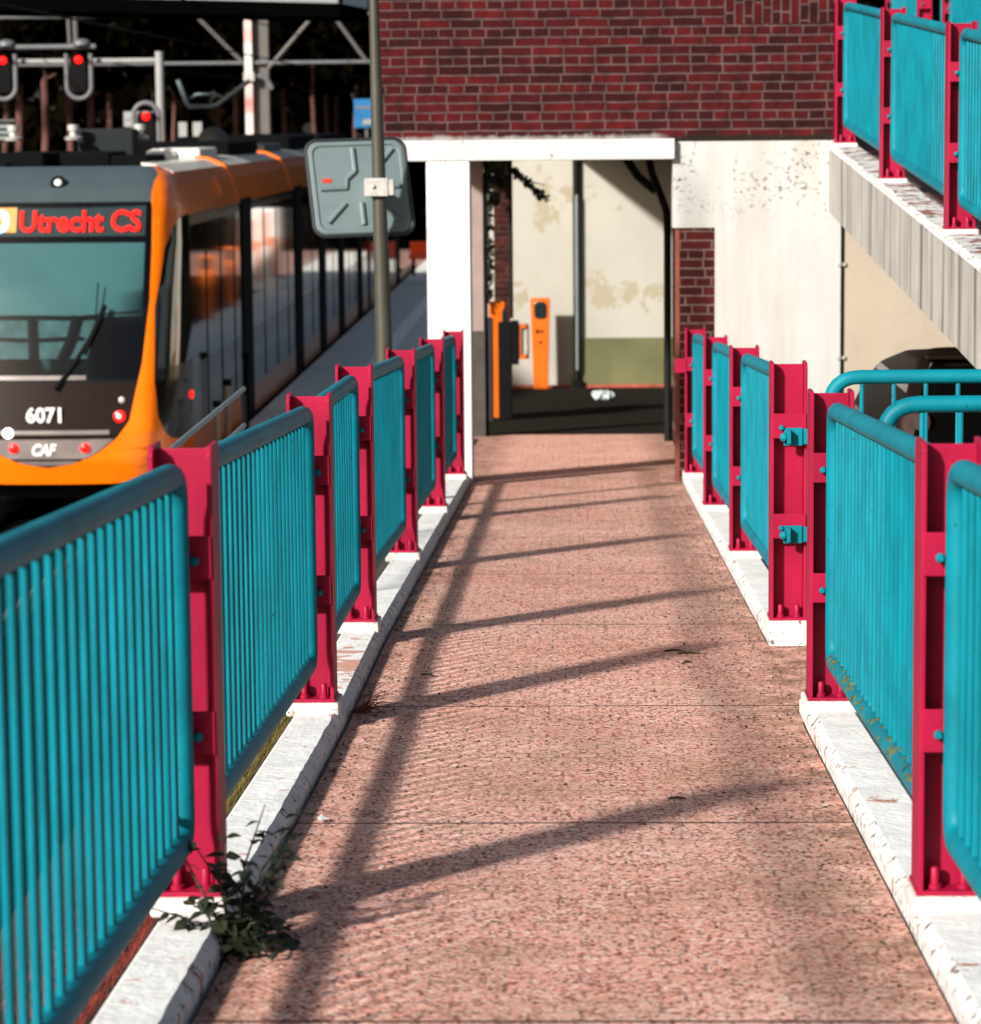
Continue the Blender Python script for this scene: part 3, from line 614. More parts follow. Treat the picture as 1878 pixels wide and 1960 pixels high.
# ivy on the pier and its loose branch
def leafcards(b, c, rad, n, size, flat=0, rng=random):
    for _ in range(n):
        while True:
            d = Vector((rng.uniform(-1,1), rng.uniform(-1,1), rng.uniform(-1,1)))
            if d.length < 1: break
        p = Vector(c)+Vector((d.x*rad[0], d.y*rad[1], d.z*rad[2])); s = size*rng.uniform(.6, 1.3)
        nrm = Vector((rng.gauss(0,1), rng.gauss(0,1), rng.gauss(0,1)+flat)).normalized(); u = nrm.orthogonal().normalized()
        u = Matrix.Rotation(rng.uniform(0, 6.28), 3, nrm) @ u; v = nrm.cross(u)
        b.add([p-u*s*.5, p+v*s*.33, p+u*s*.6, p-v*s*.33], [(0,1,2,3)])
iv = empty("ivy", (-.85, 32.2, -.6)); tag(iv, "dark ivy hanging from the ceiling over the dim brick pier", "ivy")
b = B(); leafcards(b, (-.95, 31.8, -.55), (.17, .25, .40), 260, .11); leafcards(b, (-.96, 31.8, -1.25), (.07, .12, .75), 240, .09)
for k in range(14): leafcards(b, (-.72+.030*k, 31.5, -.50-.012*k-.0012*k*k+.06*(k > 11)), (.04, .05, .045), 12, .07)
b.build("ivy_leaves", LEAFW, iv)
B().tube([(-.95, 31.6, -.3), (-.7, 31.5, -.48), (-.5, 31.5, -.62), (-.33, 31.5, -.66)], [.012, .010, .008, .004], n=6).build("ivy_branch", STEMW, iv)
o = None
b = B(); rr = random.Random(3)
for k in range(26): leafcards(b, (.27+rr.uniform(-.06,.14), 37.0+rr.uniform(-.1,.1), zr(37)+.05), (.05, .05, .045), 2, .09, rng=rr)
o = b.build("litter", FOIL); tag(o, "crumpled white plastic lying on the dark passage floor", "litter")
# ---------------------------------------------------------------- tram
TX, TY, TZ = -5.58, 31.2, RAIL
tm = empty("tram", (TX, TY, TZ)); tag(tm, "orange and black tram standing at the platform, red destination display lit", "tram")
def tp(x, y, z): return (TX+x, TY+y, TZ+z)
YF = ([.35,.6,.9,1.43,2.4,3.29,3.44,3.62,3.66], [.12,.02,0,.08,.40,.80,.95,1.25,1.45])
WH = ([.35,.9,1.4,2.8,3.23,3.44,3.58,3.66], [1.23,1.30,1.325,1.325,1.305,1.245,1.16,.99])
plan = [(i/26, .10*(i/26)**2) for i in range(27)]
for k in range(1, 31):
    t = k/30; q = Vector((1,.10,0))*(1-t)**3+Vector((1.24,.15,0))*3*t*(1-t)**2+Vector((1.325,.55,0))*3*t*t*(1-t)+Vector((1.325,1.8,0))*t**3; plan.append((q.x, q.y))
XIN = ([.53,.55,.58,.67,.84,1.02,1.30,1.61,2.27,3.28,3.40,3.50,3.58,3.66], [0,.14,.31,.53,.75,.88,.93,.995,1.06,1.07,1.09,1.14,1.22,1.29])
YBK = ([.72,.74,.78,.88,1.05,1.4,2.2,2.8,3.0,3.10,3.14], [1.79,1.0,.62,.36,.23,.17,.16,.28,.5,.9,1.79])
PX = [p[0] for p in plan]; PY = [p[1] for p in plan]; PS = [0]
for i in range(1, len(plan)): PS.append(PS[-1]+math.hypot(PX[i]-PX[i-1], PY[i]-PY[i-1]))
def nose_pt(xp, yp, z):
    yf = clampi(z, *YF); wz = clampi(z, *WH); return (xp*wz/1.325, yf+yp*(1.8-yf)/1.8, z)
def nose_s(s_, sg, z): return nose_pt(sg*clampi(s_, PS, PX), clampi(s_, PS, PY), z)
zs = sorted(set([round(.35+i*(3.66-.35)/110, 4) for i in range(111)]+[.53,.535,.54,.55,.72,.725,.73,.74,1.43,1.55,3.10,3.12,3.13,3.14,3.29]))
NC = (16, 12, 14)
def cols(z):
    s1 = clampi(clampi(z, *XIN) if z >= .53 else 0, PX, PS); s2 = PS[-1]
    if .72 <= z <= 3.14: s2 = clampi(clampi(z, *YBK), PY, PS)
    s2 = max(s2, s1+.01)
    return [s1*i/NC[0] for i in range(NC[0])]+[s1+(s2-s1)*i/NC[1] for i in range(NC[1])]+[s2+(PS[-1]-s2)*i/NC[2] for i in range(NC[2]+1)]
parts = {}
for a in range(len(zs)-1):
    z = (zs[a]+zs[a+1])/2
    for sg in (1, -1):
        for c in range(sum(NC)):
            k = 0 if c < NC[0] else (1 if c < NC[0]+NC[1] else 2)
            if k == 0:
                if z < .53: continue
                nm = "brow" if z > 3.29 else ("windscreen" if z > 1.43 else "front_mask"); key = (nm, 0)
            elif k == 1: key = ("front_shell", 0)
            else:
                if not .72 < z < 3.14: key = ("front_shell", 0); 
                else: key = ("cab_window" if z > 1.55 else "cab_side_panel", sg)
            parts.setdefault(key, []).append((a, c, sg))
CC = [cols(z) for z in zs]
for (nm, _s), cells in parts.items():
    b = B(); idx = {}
    def vid(a, c, sg):
        p = tp(*nose_s(CC[a][c], sg, zs[a])); q = tuple(round(t, 5) for t in p)
        if q not in idx: idx[q] = len(b.v); b.v.append(p)
        return idx[q]
    for a, c, sg in cells:
        f = [vid(a, c, sg), vid(a, c+1, sg), vid(a+1, c+1, sg), vid(a+1, c, sg)]
        g = []
        for i in f:
            if i not in g: g.append(i)
        if len(g) < 3: continue
        b.f.append(tuple(g if sg > 0 else g[::-1])); b.m.append(0)
    mm = {"brow": SLATE, "windscreen": WSGLASS, "front_mask": TMASK, "cab_window": TGLASS, "cab_side_panel": TBLACK, "front_shell": ORANGE}[nm]
    b.build(nm, mm, tm, smooth=True)
def on_front(x, z, out=0.0):
    """point on the nose surface near its middle"""
    xp = x*1.325/clampi(z, *WH); yp = .10*xp*xp; p = nose_pt(xp, yp, z); return Vector(tp(p[0], p[1]-out, p[2]))
def front_patch(name, m, x0, x1, z0, z1, out=.012, nx=16, nz=3, par=tm):
    b = B(); q = []
    for sgn in (out, -.01):
        for j in range(nz+1):
            z_ = z0+(z1-z0)*j/nz; lim = clampi(z_, *XIN)-.035
            xa, xb = max(x0, -lim), min(x1, lim)
            for i in range(nx+1): q.append(on_front(xa+(xb-xa)*i/nx, z_, sgn))
    n1 = (nx+1)*(nz+1); fs = []
    for j in range(nz):
        for i in range(nx): a = j*(nx+1)+i; fs.append((a, a+1, a+nx+2, a+nx+1)); fs.append((n1+a, n1+a+nx+1, n1+a+nx+2, n1+a+1))
    rim = list(range(nx+1))+[j*(nx+1)+nx for j in range(1, nz+1)]+[nz*(nx+1)+i for i in range(nx-1, -1, -1)]+[j*(nx+1) for j in range(nz-1, 0, -1)]
    for a, c in zip(rim, rim[1:]+rim[:1]): fs.append((c, a, n1+a, n1+c))
    b.add(q, fs); return b.build(name, m, par)
front_patch("bumper_panel", TSILV, -.72, .76, .63, .835)
front_patch("bumper_strip", TSILV, -.66, .66, .885, .93)
front_patch("bumper_panel", TSILV, -.36, .36, .555, .605, out=.006)
def disc(name, m, c, r, ax=(0,-1,0), t=.025, par=tm, n=18):
    return B().lathe(c, ax, [(-.02, r), (t*.6, r), (t, r*.75), (t*1.15, r*.2)], n).build(name, m, par, smooth=True)
for sx_ in (-1, 1):
    ring = disc("tail_light", LAMPR, on_front(.765*sx_, 1.07, .0), .062); disc("lamp_core", LENS, on_front(.765*sx_, 1.07, .022), .032, par=ring)
    disc("marker_light", LAMPR, on_front(.375*sx_+.03, .745, .015), .050)
    disc("indicator", STEEL, on_front(.79*sx_, 1.24, 0), .035)
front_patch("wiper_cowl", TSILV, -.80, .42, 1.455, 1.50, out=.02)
disc("front_glint", GLINTW, on_front(-.40, .905, .01), .055)  # glowing disc modelling a bright glint on the mask, not a lamp
bl = disc("brow_lamp", BLACK, on_front(.03, 3.485, .02), .085, ax=(0,-.8,.35), t=.03); disc("lamp_core", LENS, on_front(.03, 3.49, .04), .045, ax=(0,-.8,.35), par=bl)
B().tube([on_front(.10, 1.36, .04), on_front(.30, 1.62, .05), on_front(.54, 2.02, .05)], .022, n=8).build("wiper", BLACK, tm)
B().tube([on_front(.40, 1.72, .04), on_front(.56, 2.10, .045), on_front(.60, 2.22, .04)], .03, n=8).build("wiper_blade", BLACK, tm)
B().tube([on_front(.52, 2.45, .0), on_front(.50, 2.0, .0)], .008, n=6).build("aerial", BLACK, tm)
# lettering
def text_mesh(txt, size, bold=0, ext=.004, shear=0, sx=1):
    cu = bpy.data.curves.new("t", 'FONT'); cu.body = txt; cu.size = size; cu.extrude = ext; cu.offset = bold; cu.align_x = 'CENTER'; cu.shear = shear; cu.resolution_u = 3
    ob = bpy.data.objects.new("t", cu); COL.objects.link(ob)
    dg = bpy.context.evaluated_depsgraph_get(); dg.update(); me = bpy.data.meshes.new_from_object(ob.evaluated_get(dg)); bpy.data.objects.remove(ob); bpy.data.curves.remove(cu)
    return me
def put_text(name, txt, m, c, size, width, tilt=0, bold=0, shear=0, par=tm, ext=.004):
    me = text_mesh(txt, size, bold, ext, shear); xs_ = [v.co.x for v in me.vertices]; s = width/(max(xs_)-min(xs_)); mid = (max(xs_)+min(xs_))/2
    for v in me.vertices: v.co.x = (v.co.x-mid)*s
    me.materials.clear(); me.materials.append(m); o = bpy.data.objects.new(name, me); COL.objects.link(o)
    o.location = c; o.rotation_euler = (math.radians(90)-tilt, 0, 0); put(o, par); return o
put_text("fleet_number", "6071", LETTER, on_front(-.02, 1.02, .014), .215, .37, -.03, bold=.006)
put_text("maker_lettering", "CAF", LETTER, on_front(-.02, .672, .022), .165, .26, 0, bold=.006, shear=.3)
tl = math.atan(.449)
def behind(x, z, d): p = on_front(x, z); return p+Vector((0, d*math.cos(tl), -d*math.sin(tl)*-1*-1))
dbx = B(); q0 = on_front(0, 2.93)+Vector((0,.14,0)); q1 = on_front(0, 3.275)+Vector((0,.14,0))
dbx.add([q0+Vector((-.98,0,0)), q0+Vector((.98,0,0)), q1+Vector((.98,0,0)), q1+Vector((-.98,0,0)), q0+Vector((-.98,.2,0)), q0+Vector((.98,.2,0)), q1+Vector((.98,.2,0)), q1+Vector((-.98,.2,0))],
        [(0,1,2,3),(7,6,5,4),(0,4,5,1),(1,5,6,2),(2,6,7,3),(3,7,4,0)])
db = dbx.build("display_box", DTEAL, tm)
pc = on_front(0, 2.985)+Vector((0,.115,0))
put_text("display_text", "Utrecht CS", LEDR, pc+Vector((.285,0,0)), .335, 1.30, tl, bold=.0075, par=db)
bb = B(); n0 = on_front(0, 2.975)+Vector((0,.126,0)); n1 = on_front(0, 3.235)+Vector((0,.126,0))
bb.add([n0+Vector((-.80,0,0)), n0+Vector((-.40,0,0)), n1+Vector((-.40,0,0)), n1+Vector((-.80,0,0))], [(0,1,2,3)]); bb.build("line_number_block", LEDO, db)
put_text("line_number", "20", LEDW, on_front(0, 2.985)+Vector((-.645,.112,0)), .335, .34, tl, bold=.016, par=db)
# cab interior: blind, desk, floor, back wall; panel and bars modelled as windscreen reflection
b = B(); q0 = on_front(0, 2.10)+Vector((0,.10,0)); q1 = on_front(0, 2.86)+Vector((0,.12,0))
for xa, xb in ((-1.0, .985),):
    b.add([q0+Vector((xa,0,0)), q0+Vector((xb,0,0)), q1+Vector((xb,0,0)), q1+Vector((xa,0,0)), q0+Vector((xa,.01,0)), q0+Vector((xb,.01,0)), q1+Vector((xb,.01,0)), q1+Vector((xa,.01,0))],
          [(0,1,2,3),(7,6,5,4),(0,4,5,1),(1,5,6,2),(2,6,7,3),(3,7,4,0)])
b.build("sunblind", BLIND, tm)  # roller blind, also standing in for part of the windscreen's reflection
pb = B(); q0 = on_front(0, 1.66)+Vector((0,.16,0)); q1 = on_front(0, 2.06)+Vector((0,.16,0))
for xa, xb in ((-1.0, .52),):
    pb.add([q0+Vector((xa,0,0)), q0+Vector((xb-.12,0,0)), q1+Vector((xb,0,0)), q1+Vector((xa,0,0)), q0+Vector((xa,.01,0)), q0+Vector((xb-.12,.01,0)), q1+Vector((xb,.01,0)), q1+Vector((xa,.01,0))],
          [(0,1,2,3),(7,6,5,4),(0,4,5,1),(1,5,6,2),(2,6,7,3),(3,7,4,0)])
gb = pb.build("reflection_panel", mat("reflection_grey", (.055,.095,.10), .8, var=.35, vscale=9), tm)  # pale panel added as a modelled reflection, not a cab part
def inpt(x, z, d=.12): return on_front(0, z)+Vector((x, d, 0))
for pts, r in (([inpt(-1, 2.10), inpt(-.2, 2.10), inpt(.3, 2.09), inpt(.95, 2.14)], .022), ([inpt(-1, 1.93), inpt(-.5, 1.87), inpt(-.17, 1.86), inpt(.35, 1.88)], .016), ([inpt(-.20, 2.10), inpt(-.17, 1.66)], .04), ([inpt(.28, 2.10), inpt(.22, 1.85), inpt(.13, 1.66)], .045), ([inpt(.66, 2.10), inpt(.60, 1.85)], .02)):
    B().tube(pts, r, n=8).build("reflection_bar", BLACK, gb)  # dark bars of the same modelled reflection
front_patch_later = True
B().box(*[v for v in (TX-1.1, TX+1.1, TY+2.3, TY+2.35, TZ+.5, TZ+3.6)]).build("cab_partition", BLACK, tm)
desk = B().box(TX-.95, TX+.95, TY+.45, TY+1.0, TZ+1.05, TZ+1.42).build("driver_desk", BLACK, tm)
st = B(); st.box(TX-.35, TX+.25, TY+1.5, TY+1.65, TZ+1.4, TZ+2.3); st.box(TX-.35, TX+.25, TY+1.2, TY+1.65, TZ+1.2, TZ+1.4); st.build("driver_seat", mat("seat_teal", (.05,.14,.14), .8), tm, bevel=.03)
# side of the body
LEN = 40.0; mods = [7.4, 14.6, 18.9, 22.9, 27.5, 33.5, LEN]
prof = [(1.10,3.62),(1.24,3.44),(1.305,3.23),(1.325,3.10)]
for s in (1, -1):
    yA, yB = 1.8, LEN
    def wall(name, m, y0, y1, z0, z1, out=0, th=.04, par=tm):
        b = B(); x0 = TX+s*(clampi((z0+z1)/2, *WH)-th); x1 = TX+s*(1.325+out)
        return b.box(min(x0, x1), max(x0, x1), TY+y0, TY+y1, TZ+z0, TZ+z1).build(name, m, par)
    b = B(); pf_ = [(s*.80,3.69),(s*.98,3.665),(s*1.16,3.585),(s*1.0,3.42)]
    b.strip([(TX+x, TZ+z) for x, z in pf_], [TY+1.8, TY+LEN]); b.build("roof_edge", CREAMT, tm)
    b = B(); pf_ = [(s*1.163,3.583),(s*1.25,3.44),(s*1.307,3.23),(s*1.327,3.12),(s*1.2,3.12),(s*1.1,3.40)]
    b.strip([(TX+x, TZ+z) for x, z in pf_], [TY+1.8, TY+LEN]); b.build("cant_rail", ORANGE, tm)
    y = 1.8
    for k, ym in enumerate(mods):
        wall("skirt", BLACK, y, ym, .22, .34, -.03)
        wall("lower_trim", ORANGE if k < 1 else mat("tram_dull_orange", (.55,.20,.09), .3, var=.15, vscale=1.5, coat=.4), y, ym-.55, .34, .70, -.004)
        wall("side_panel", TGREY, y, ym-.55, .70, 1.45, -.002)
        wd = wall("side_window", TGLASS, y, ym-.55, 1.45, 3.0, 0)
        wall("header_panel", TBLACK, y, ym-.55, 3.0, 3.118, .001)
        wall("joint_post", BLACK, ym-.55, ym+.55, .26, 3.16, .018)
        n_ = max(1, round((ym-y)/1.6))
        for i in range(1, n_):
            yy_ = y+(ym-y)*i/n_; wall("window_bar", BLACK, yy_-.03, yy_+.03, .72, 3.0, .006)
        y = ym+.55
    for yh in (6.6, 13.6, 22, 30):
        b = B(); b.strip([(TX+s*.8,TZ+3.60),(TX+s*.8,TZ+3.715),(TX+s*.99,TZ+3.69),(TX+s*1.18,TZ+3.605),(TX+s*1.27,TZ+3.45),(TX+s*1.335,TZ+3.2),(TX+s*1.335,TZ+3.12),(TX+s*1.2,TZ+3.12)], [TY+yh-.12, TY+yh+.12]); b.build("roof_hoop", ORANGE, tm, bevel=.012)
    disc("marker_lamp", ORANGE, tp(s*1.22, 4.7, 3.34), .13, ax=(s,0,.35), t=.10)
disc("side_reflector", LAMPR, tp(1.318, 1.72, 1.15), .045, ax=(1,-.2,0), t=.012)
B().box(TX-1.05, TX+1.05, TY+1.5, TY+LEN, TZ+3.55, TZ+3.63).build("roof", TROOF, tm)
B().box(TX-1.2, TX+1.2, TY+LEN-.05, TY+LEN, TZ+.35, TZ+3.55).build("rear_end", ORANGE, tm)
B().box(TX-1.15, TX+1.15, TY+.5, TY+LEN-.2, TZ+.16, TZ+.36).build("underframe", BLACK, tm)
B().box(TX-1.18, TX+1.18, TY+2.4, TY+LEN-.1, TZ+.36, TZ+.42).build("floor", BLACK, tm)
# seats glimpsed in the saloon, roof equipment, pantograph
def rbox(name, m, x0, x1, y0, y1, z0, z1, bv=.03): return B().box(TX+x0, TX+x1, TY+y0, TY+y1, TZ+z0, TZ+z1).build(name, m, tm, bevel=bv)
rbox("roof_unit", TROOF, -.28, .30, 2.9, 4.2, 3.63, 3.80); rbox("roof_unit", TROOF, -1.0, -.4, 2.6, 4.6, 3.63, 3.80)
rbox("roof_fairing", ROOFW, .25, .86, 6.6, 8.4, 3.64, 3.80); rbox("roof_unit", TROOF, .35, .78, 2.6, 4.0, 3.63, 3.76)
rbox("roof_unit", TROOF, -.9, .9, 9.4, 13, 3.63, 3.86); rbox("roof_unit", TROOF, -.9, .95, 17.5, 22, 3.63, 3.90); rbox("roof_unit", TROOF, -.9, .9, 24, 30, 3.63, 3.9)
rbox("roof_unit", TSILV, .28, .9, 14.0, 16.5, 3.64, 3.80); rbox("roof_unit", mat("roof_slate", (.003,.007,.0075), .9), -.35, .32, 4.6, 5.0, 3.63, 4.06)
for x, y in ((-.36, 4.4), (.34, 5.0), (-1.0, 4.0)):
    b = B().lathe(tp(x, y, 3.93), (0,0,1), [(0,.10),(.03,.11),(.05,.05),(.10,.045),(.11,.07),(.18,.07)], 12); b.build("insulator", STEEL, tm, smooth=True)
for x, y in ((.62, 5.4), (.45, 5.5)):
    b = B().lathe(tp(x, y, 3.64), (0,0,1), [(0,.13),(.08,.14),(.14,.10),(.17,.02)], 14); b.build("roof_vent", ROOFW, tm, smooth=True)
pg = B(); z0 = 3.75
pg.tube([tp(-.56, 15.4, 4.78), tp(-.43, 15.4, 4.42), tp(-.38, 15.4, 4.37), tp(-.03, 15.4, 4.37), tp(.05, 15.4, 4.40), tp(.55, 15.4, 4.76)], .035, n=8)
pg.tube([tp(-.40, 15.6, 4.50), tp(-.3, 15.6, 4.56), tp(.0, 15.6, 4.56), tp(.12, 15.6, 4.50)], .022, n=8)
pg.build("pantograph_head", GREY, tm, smooth=True)
pg = B(); pg.tube([tp(-.2, 15.4, 4.36), tp(-.12, 15.8, 4.05), tp(-.2, 14.6, 3.7)], .05, n=8); pg.tube([tp(-.5, 14.6, 3.72), tp(.4, 14.6, 3.72)], .05, n=8); pg.build("pantograph_arm", BLACK, tm)
b = B().lathe(tp(.18, 13.6, 3.82), (0,0,1), [(0,.22),(.05,.23),(.16,.19),(.22,.10),(.24,.02)], 16); b.build("roof_dome", MASTG, tm, smooth=True)
# ---------------------------------------------------------------- signals, masts, signs, canopy behind the tram
def signal(x, y, z, label, open_up):
    r = empty("tram_signal", (x, y, z)); tag(r, label, "signal", "red tram signals")
    h, w_ = .52, .42
    pts = []
    for k in range(17):
        a = math.pi*k/16; pts.append((x-w_*math.cos(a)*.5*1, y, z+(h*.45 if open_up else -h*.45)+(math.sin(a)*w_*.5)*(1 if open_up else -1)))
    pts = [(x-w_*.5, y, z-h*.62 if open_up else z+h*.62)]+pts+[(x+w_*.5, y, z-h*.62 if open_up else z+h*.62)]
    B().tube(pts, .042, n=10).build("signal_hoop", SIGP, r, smooth=True)
    b = B(); b.box(x-.16, x+.16, y-.03, y+.12, z-h*.70, z+h*.55); body = b.build("signal_head", BLACK, r, bevel=.05)
    zz = z+.22
    disc("signal_lens", LAMPR, (x, y-.03, zz), .068, par=r)
    b = B(); 
    for k in range(9):
        a = math.pi*k/8; c, sn = math.cos(a)*.11, math.sin(a)*.11
        b.box(x+c-.022, x+c+.022, y-.18, y-.03, zz+sn-.006, zz+sn+.006)
    b.build("signal_visor", BLACK, r)
    return r
signal(-8.555, 52, .90, "right-hand lit red signal hanging from the grey gantry arm", False)
signal(-9.86, 52, .90, "lit red signal on the gantry arm at the very left", False)
signal(-7.20, 50.5, -.08, "lit red signal standing just above the tram roof, below the white mast", True)
gn = empty("signal_gantry", (-7.19, 52, RAIL)); tag(gn, "white mast with two horizontal arms carrying the red signals", "gantry")
B().tube([(-7.195, 52.2, RAIL-.2), (-7.19, 52.2, 1.25)], .075, n=12).build("mast", SIGW, gn, smooth=True)
B().tube([(-11.2, 52.2, 1.10), (-7.15, 52.2, 1.10)], .045, n=10).build("arm", SIGW, gn, smooth=True)
B().tube([(-11.2, 52.15, 1.345), (-8.28, 52.15, 1.345)], .045, n=10).build("arm", SIGP, gn, smooth=True)
for x in (-8.52, -9.82):
    B().lathe((x, 52.15, 1.37), (0,0,1), [(0,.16),(.06,.15),(.10,.08),(.11,.01)], 14).build("cap", SIGP, gn, smooth=True)
B().tube([(-8.62, 52.2, 1.34), (-8.64, 52.2, 2.6)], .045, n=8).build("drop_tube", MASTG, gn)
# overhead-line portal: mast pair, chord and diagonals at y = 67
pt = empty("overhead_portal", (-7.2, 67, RAIL)); tag(pt, "catenary portal: grey mast with a red and white edge, thin truss above", "portal")
def px(u): return (u-1106)/85.9
def pz(v): return (233-v)/85.9
B().box(px(490), px(519), 67.2, 67.6, RAIL-.3, 3.0).build("mast", MASTG, pt)
B().box(px(475.5), px(489.5), 67.0, 67.19, RAIL-.3, 3.0).build("mast_flange", MASTR, pt)
B().tube([(px(-20), 67.1, pz(118)), (px(745), 67.1, pz(118))], .040, n=8).build("lower_chord", SIGP, pt)
B().tube([(px(-20), 67.1, pz(28)), (px(745), 67.1, pz(28))], .040, n=8).build("upper_chord", SIGP, pt)
for a in ((385, 30, 478, 124), (608, 30, 520, 128), (652, 40, 708, 118), (6, 30, -60, 118), (140, 20, 142, 84)):
    B().tube([(px(a[0]), 67.1, pz(a[1])), (px(a[2]), 67.1, pz(a[3]))], .045, n=8).build("diagonal", MASTG, pt)
b = B(); b.tube([(px(500), 66.9, pz(142)), (px(514), 66.9, pz(146)), (px(524), 66.9, pz(158)), (px(528), 66.9, pz(168))], .05, n=8); b.build("insulator_arm", SIGP, pt, smooth=True)
b = B(); b.box(px(474), px(494), 66.9, 67.0, pz(152), pz(136)); b.build("clamp", STEEL, pt)
cw = empty("contact_wire", (-5.58, 30, 1.3)); tag(cw, "thin dark overhead wires running above the tram", "wires")
for x, z in ((-5.58, 1.18), (-5.5, 1.75), (-9.3, 1.25)):
    B().tube([(x, 8, z), (x, 67, z-.02), (x, 90, z)], .012, n=6).build("wire", BLACK, cw)
# canopy
cn = empty("platform_canopy", (-6, 48, 1.5)); tag(cn, "black edged station canopy with white upper fascia, top left", "canopy")
A_, Bc, C_, E_, D_ = (-12, 37.3), (-3.50, 45.1), (-3.25, 47.4), (-5.5, 45.6), (-12, 40.4)
poly = [(*A_, 0), (*Bc, 0), (*C_, 0), (*E_, 0), (*D_, 0)]
def canz(z0, z1, m, nm, off=0): B().prism([(x, y, 0) for x, y, _ in poly], (0,0,z0), (0,0,z1)).build(nm, m, cn)
canz(1.56, 1.76, CANB, "edge_band"); canz(1.762, 2.5, CANW, "upper_fascia")
B().box(-3.53, -3.46, 45.05, 45.12, 1.762, 2.5).build("corner_strip", CANB, cn)
B().tube([(-10.9, 39.5, RAIL), (-10.9, 39.5, 1.56)], .12, n=10).build("canopy_column", MASTG, cn)
B().tube([(-11.7, 38.5, RAIL), (-11.7, 38.5, 1.56)], .12, n=10).build("canopy_column", MASTG, cn)
# signs beyond
def board(name, label, cat, x0, x1, y, z0, z1, m, extra=(), post=True):
    r = empty(name, ((x0+x1)/2, y, RAIL)); tag(r, label, cat)
    p = B().box(x0, x1, y, y+.05, z0, z1).build("sign_panel", m, r, bevel=.01)
    for (a, b_, c, d, mm) in extra: B().box(x0+a*(x1-x0), x0+b_*(x1-x0), y-.012, y-.002, z0+c*(z1-z0), z0+d*(z1-z0)).build("sign_line", mm, p)
    if post: B().tube([((x0+x1)/2, y+.08, RAIL-.3), ((x0+x1)/2, y+.08, z1-.1)], .035, n=8).build("sign_post", MASTG, r)
board("platform_sign", "blue platform sign with white lines, left of the tall pole", "sign", -4.42, -3.92, 60, -.10, .47, BLUE, ((.06,.9,.66,.75,SIGP), (.35,.9,.12,.30,SIGW)))
board("notice_board", "pair of white notice boards left of the low signal, behind the tram", "sign", -12.0, -11.2, 80, -.05, .35, SIGW, ((.05,.95,.42,.52,SIGP),))
board("notice_board", "grey-white notice board directly below the pair of white ones", "sign", -11.9, -11.35, 79.5, -.55, -.12, SIGP, ((.1,.9,.3,.7,SIGW),))
board("marker_board", "left one of two small white marker boards right of the low signal", "sign", -10.55, -10.33, 80, -.38, .06, SIGW)
board("marker_board", "right one of two small white marker boards right of the low signal", "sign", -10.17, -9.93, 80, -.38, .06, SIGW)
board("timetable_board", "dark framed board with pale lines at the left edge", "sign", -12.2, -10.8, 58, -.30, .12, BLACK, ((.1,.97,.1,.25,GREY), (.1,.97,.35,.5,GREY), (.1,.93,.62,.78,GREY), (0,1,.93,1,SIGP)))
# trees: pines, trunks catching the sun, crowns closing overhead
def pine(x, y, r, h, lean, label, k):
    t = empty("pine_tree", (x, y, RAIL-.4)); tag(t, label, "tree", "pines behind the tramway")
    rg = random.Random(k)
    pts = []; rs = []
    for i in range(10):
        f = i/9; pts.append((x+lean*f+.05*math.sin(i*1.9+k), y, RAIL-.4+h*f)); rs.append(r*(1-.55*f))
    tr = B().tube(pts, rs, n=10).build("trunk", BARK, t, smooth=True)
    lb = B()
    for i in range(6):
        f = .45+.08*i; c = Vector(pts[0]).lerp(Vector(pts[-1]), f); a = rg.uniform(0, 6.28)
        lb.tube([c, c+Vector((math.cos(a)*1.2, math.sin(a)*1.0, .5))], [r*.3, r*.1], n=6)
    lb.build("limbs", BARK, t)
    b = B()
    for i in range(12):
        a = rg.uniform(0, 6.28); q = rg.uniform(.2, 1.5)
        leafcards(b, (x+lean+math.cos(a)*q, y-.9+math.sin(a)*q*.5, RAIL+5.6+rg.uniform(0, 1)**1.3*h*.6), (1.1, .8, .8), 75, .45, rng=rg)
    b.build("crown", LEAFD, t)
TR = [(10,86,.12,12,.3),(40,85,.135,14,.1),(83,88,.14,13,.35),(136,86,.125,13,.1),(178,87,.13,12,.15),(216,90,.12,13,.1),(420,92,.10,11,.1),(455,90,.11,12,0),(545,93,.10,12,.1),(600,90,.09,12,.2),(628,92,.085,13,.1),(650,95,.09,12,0),(684,91,.08,13,.1),(335,94,.08,12,.1),(700,94,.08,12,.0)]
for k, (u, y, r, h, ln) in enumerate(TR):
    x = (u-1106)/5755*y
    pl = ["leftmost pine trunk, mostly behind the timetable board", "second pine from the left, reddish lit trunk", "third pine from the left, slightly leaning mottled trunk", "fourth pine from the left, straight mottled trunk", "fifth pine from the left, bright straight trunk", "sixth pine from the left, thin lit trunk", "dim thin pine left of the pantograph dome", "dim pine just left of the red and white mast", "dim pine just right of the grey mast", "dim pine left of the small white mirror-side gap", "thin pale trunk in the middle of the dim group", "thin pale pine left of the blue sign, rear one", "thin pine half hidden by the blue sign", "dim thin pine near the two marker boards", "dim pine behind the tall pole"][k]
    pine(x, y, r, h, ln, pl, k)
b = B(); rg = random.Random(11)
for _ in range(15000):
    p = Vector((rg.uniform(-26, 24), rg.uniform(97, 108), rg.uniform(-4.4, 13))); s = rg.uniform(.5, 1.1)
    nrm = Vector((rg.gauss(0,.6), -1, rg.gauss(0,.6))).normalized(); u = Matrix.Rotation(rg.uniform(0, 6.28), 3, nrm) @ nrm.orthogonal().normalized(); v = nrm.cross(u)
    b.add([p-u*s*.5, p+v*s*.4, p+u*s*.6, p-v*s*.4], [(0,1,2,3)])
o = b.build("forest", LEAFD); tag(o, "dark forest closing the view behind the tramway", "forest", kind="stuff")
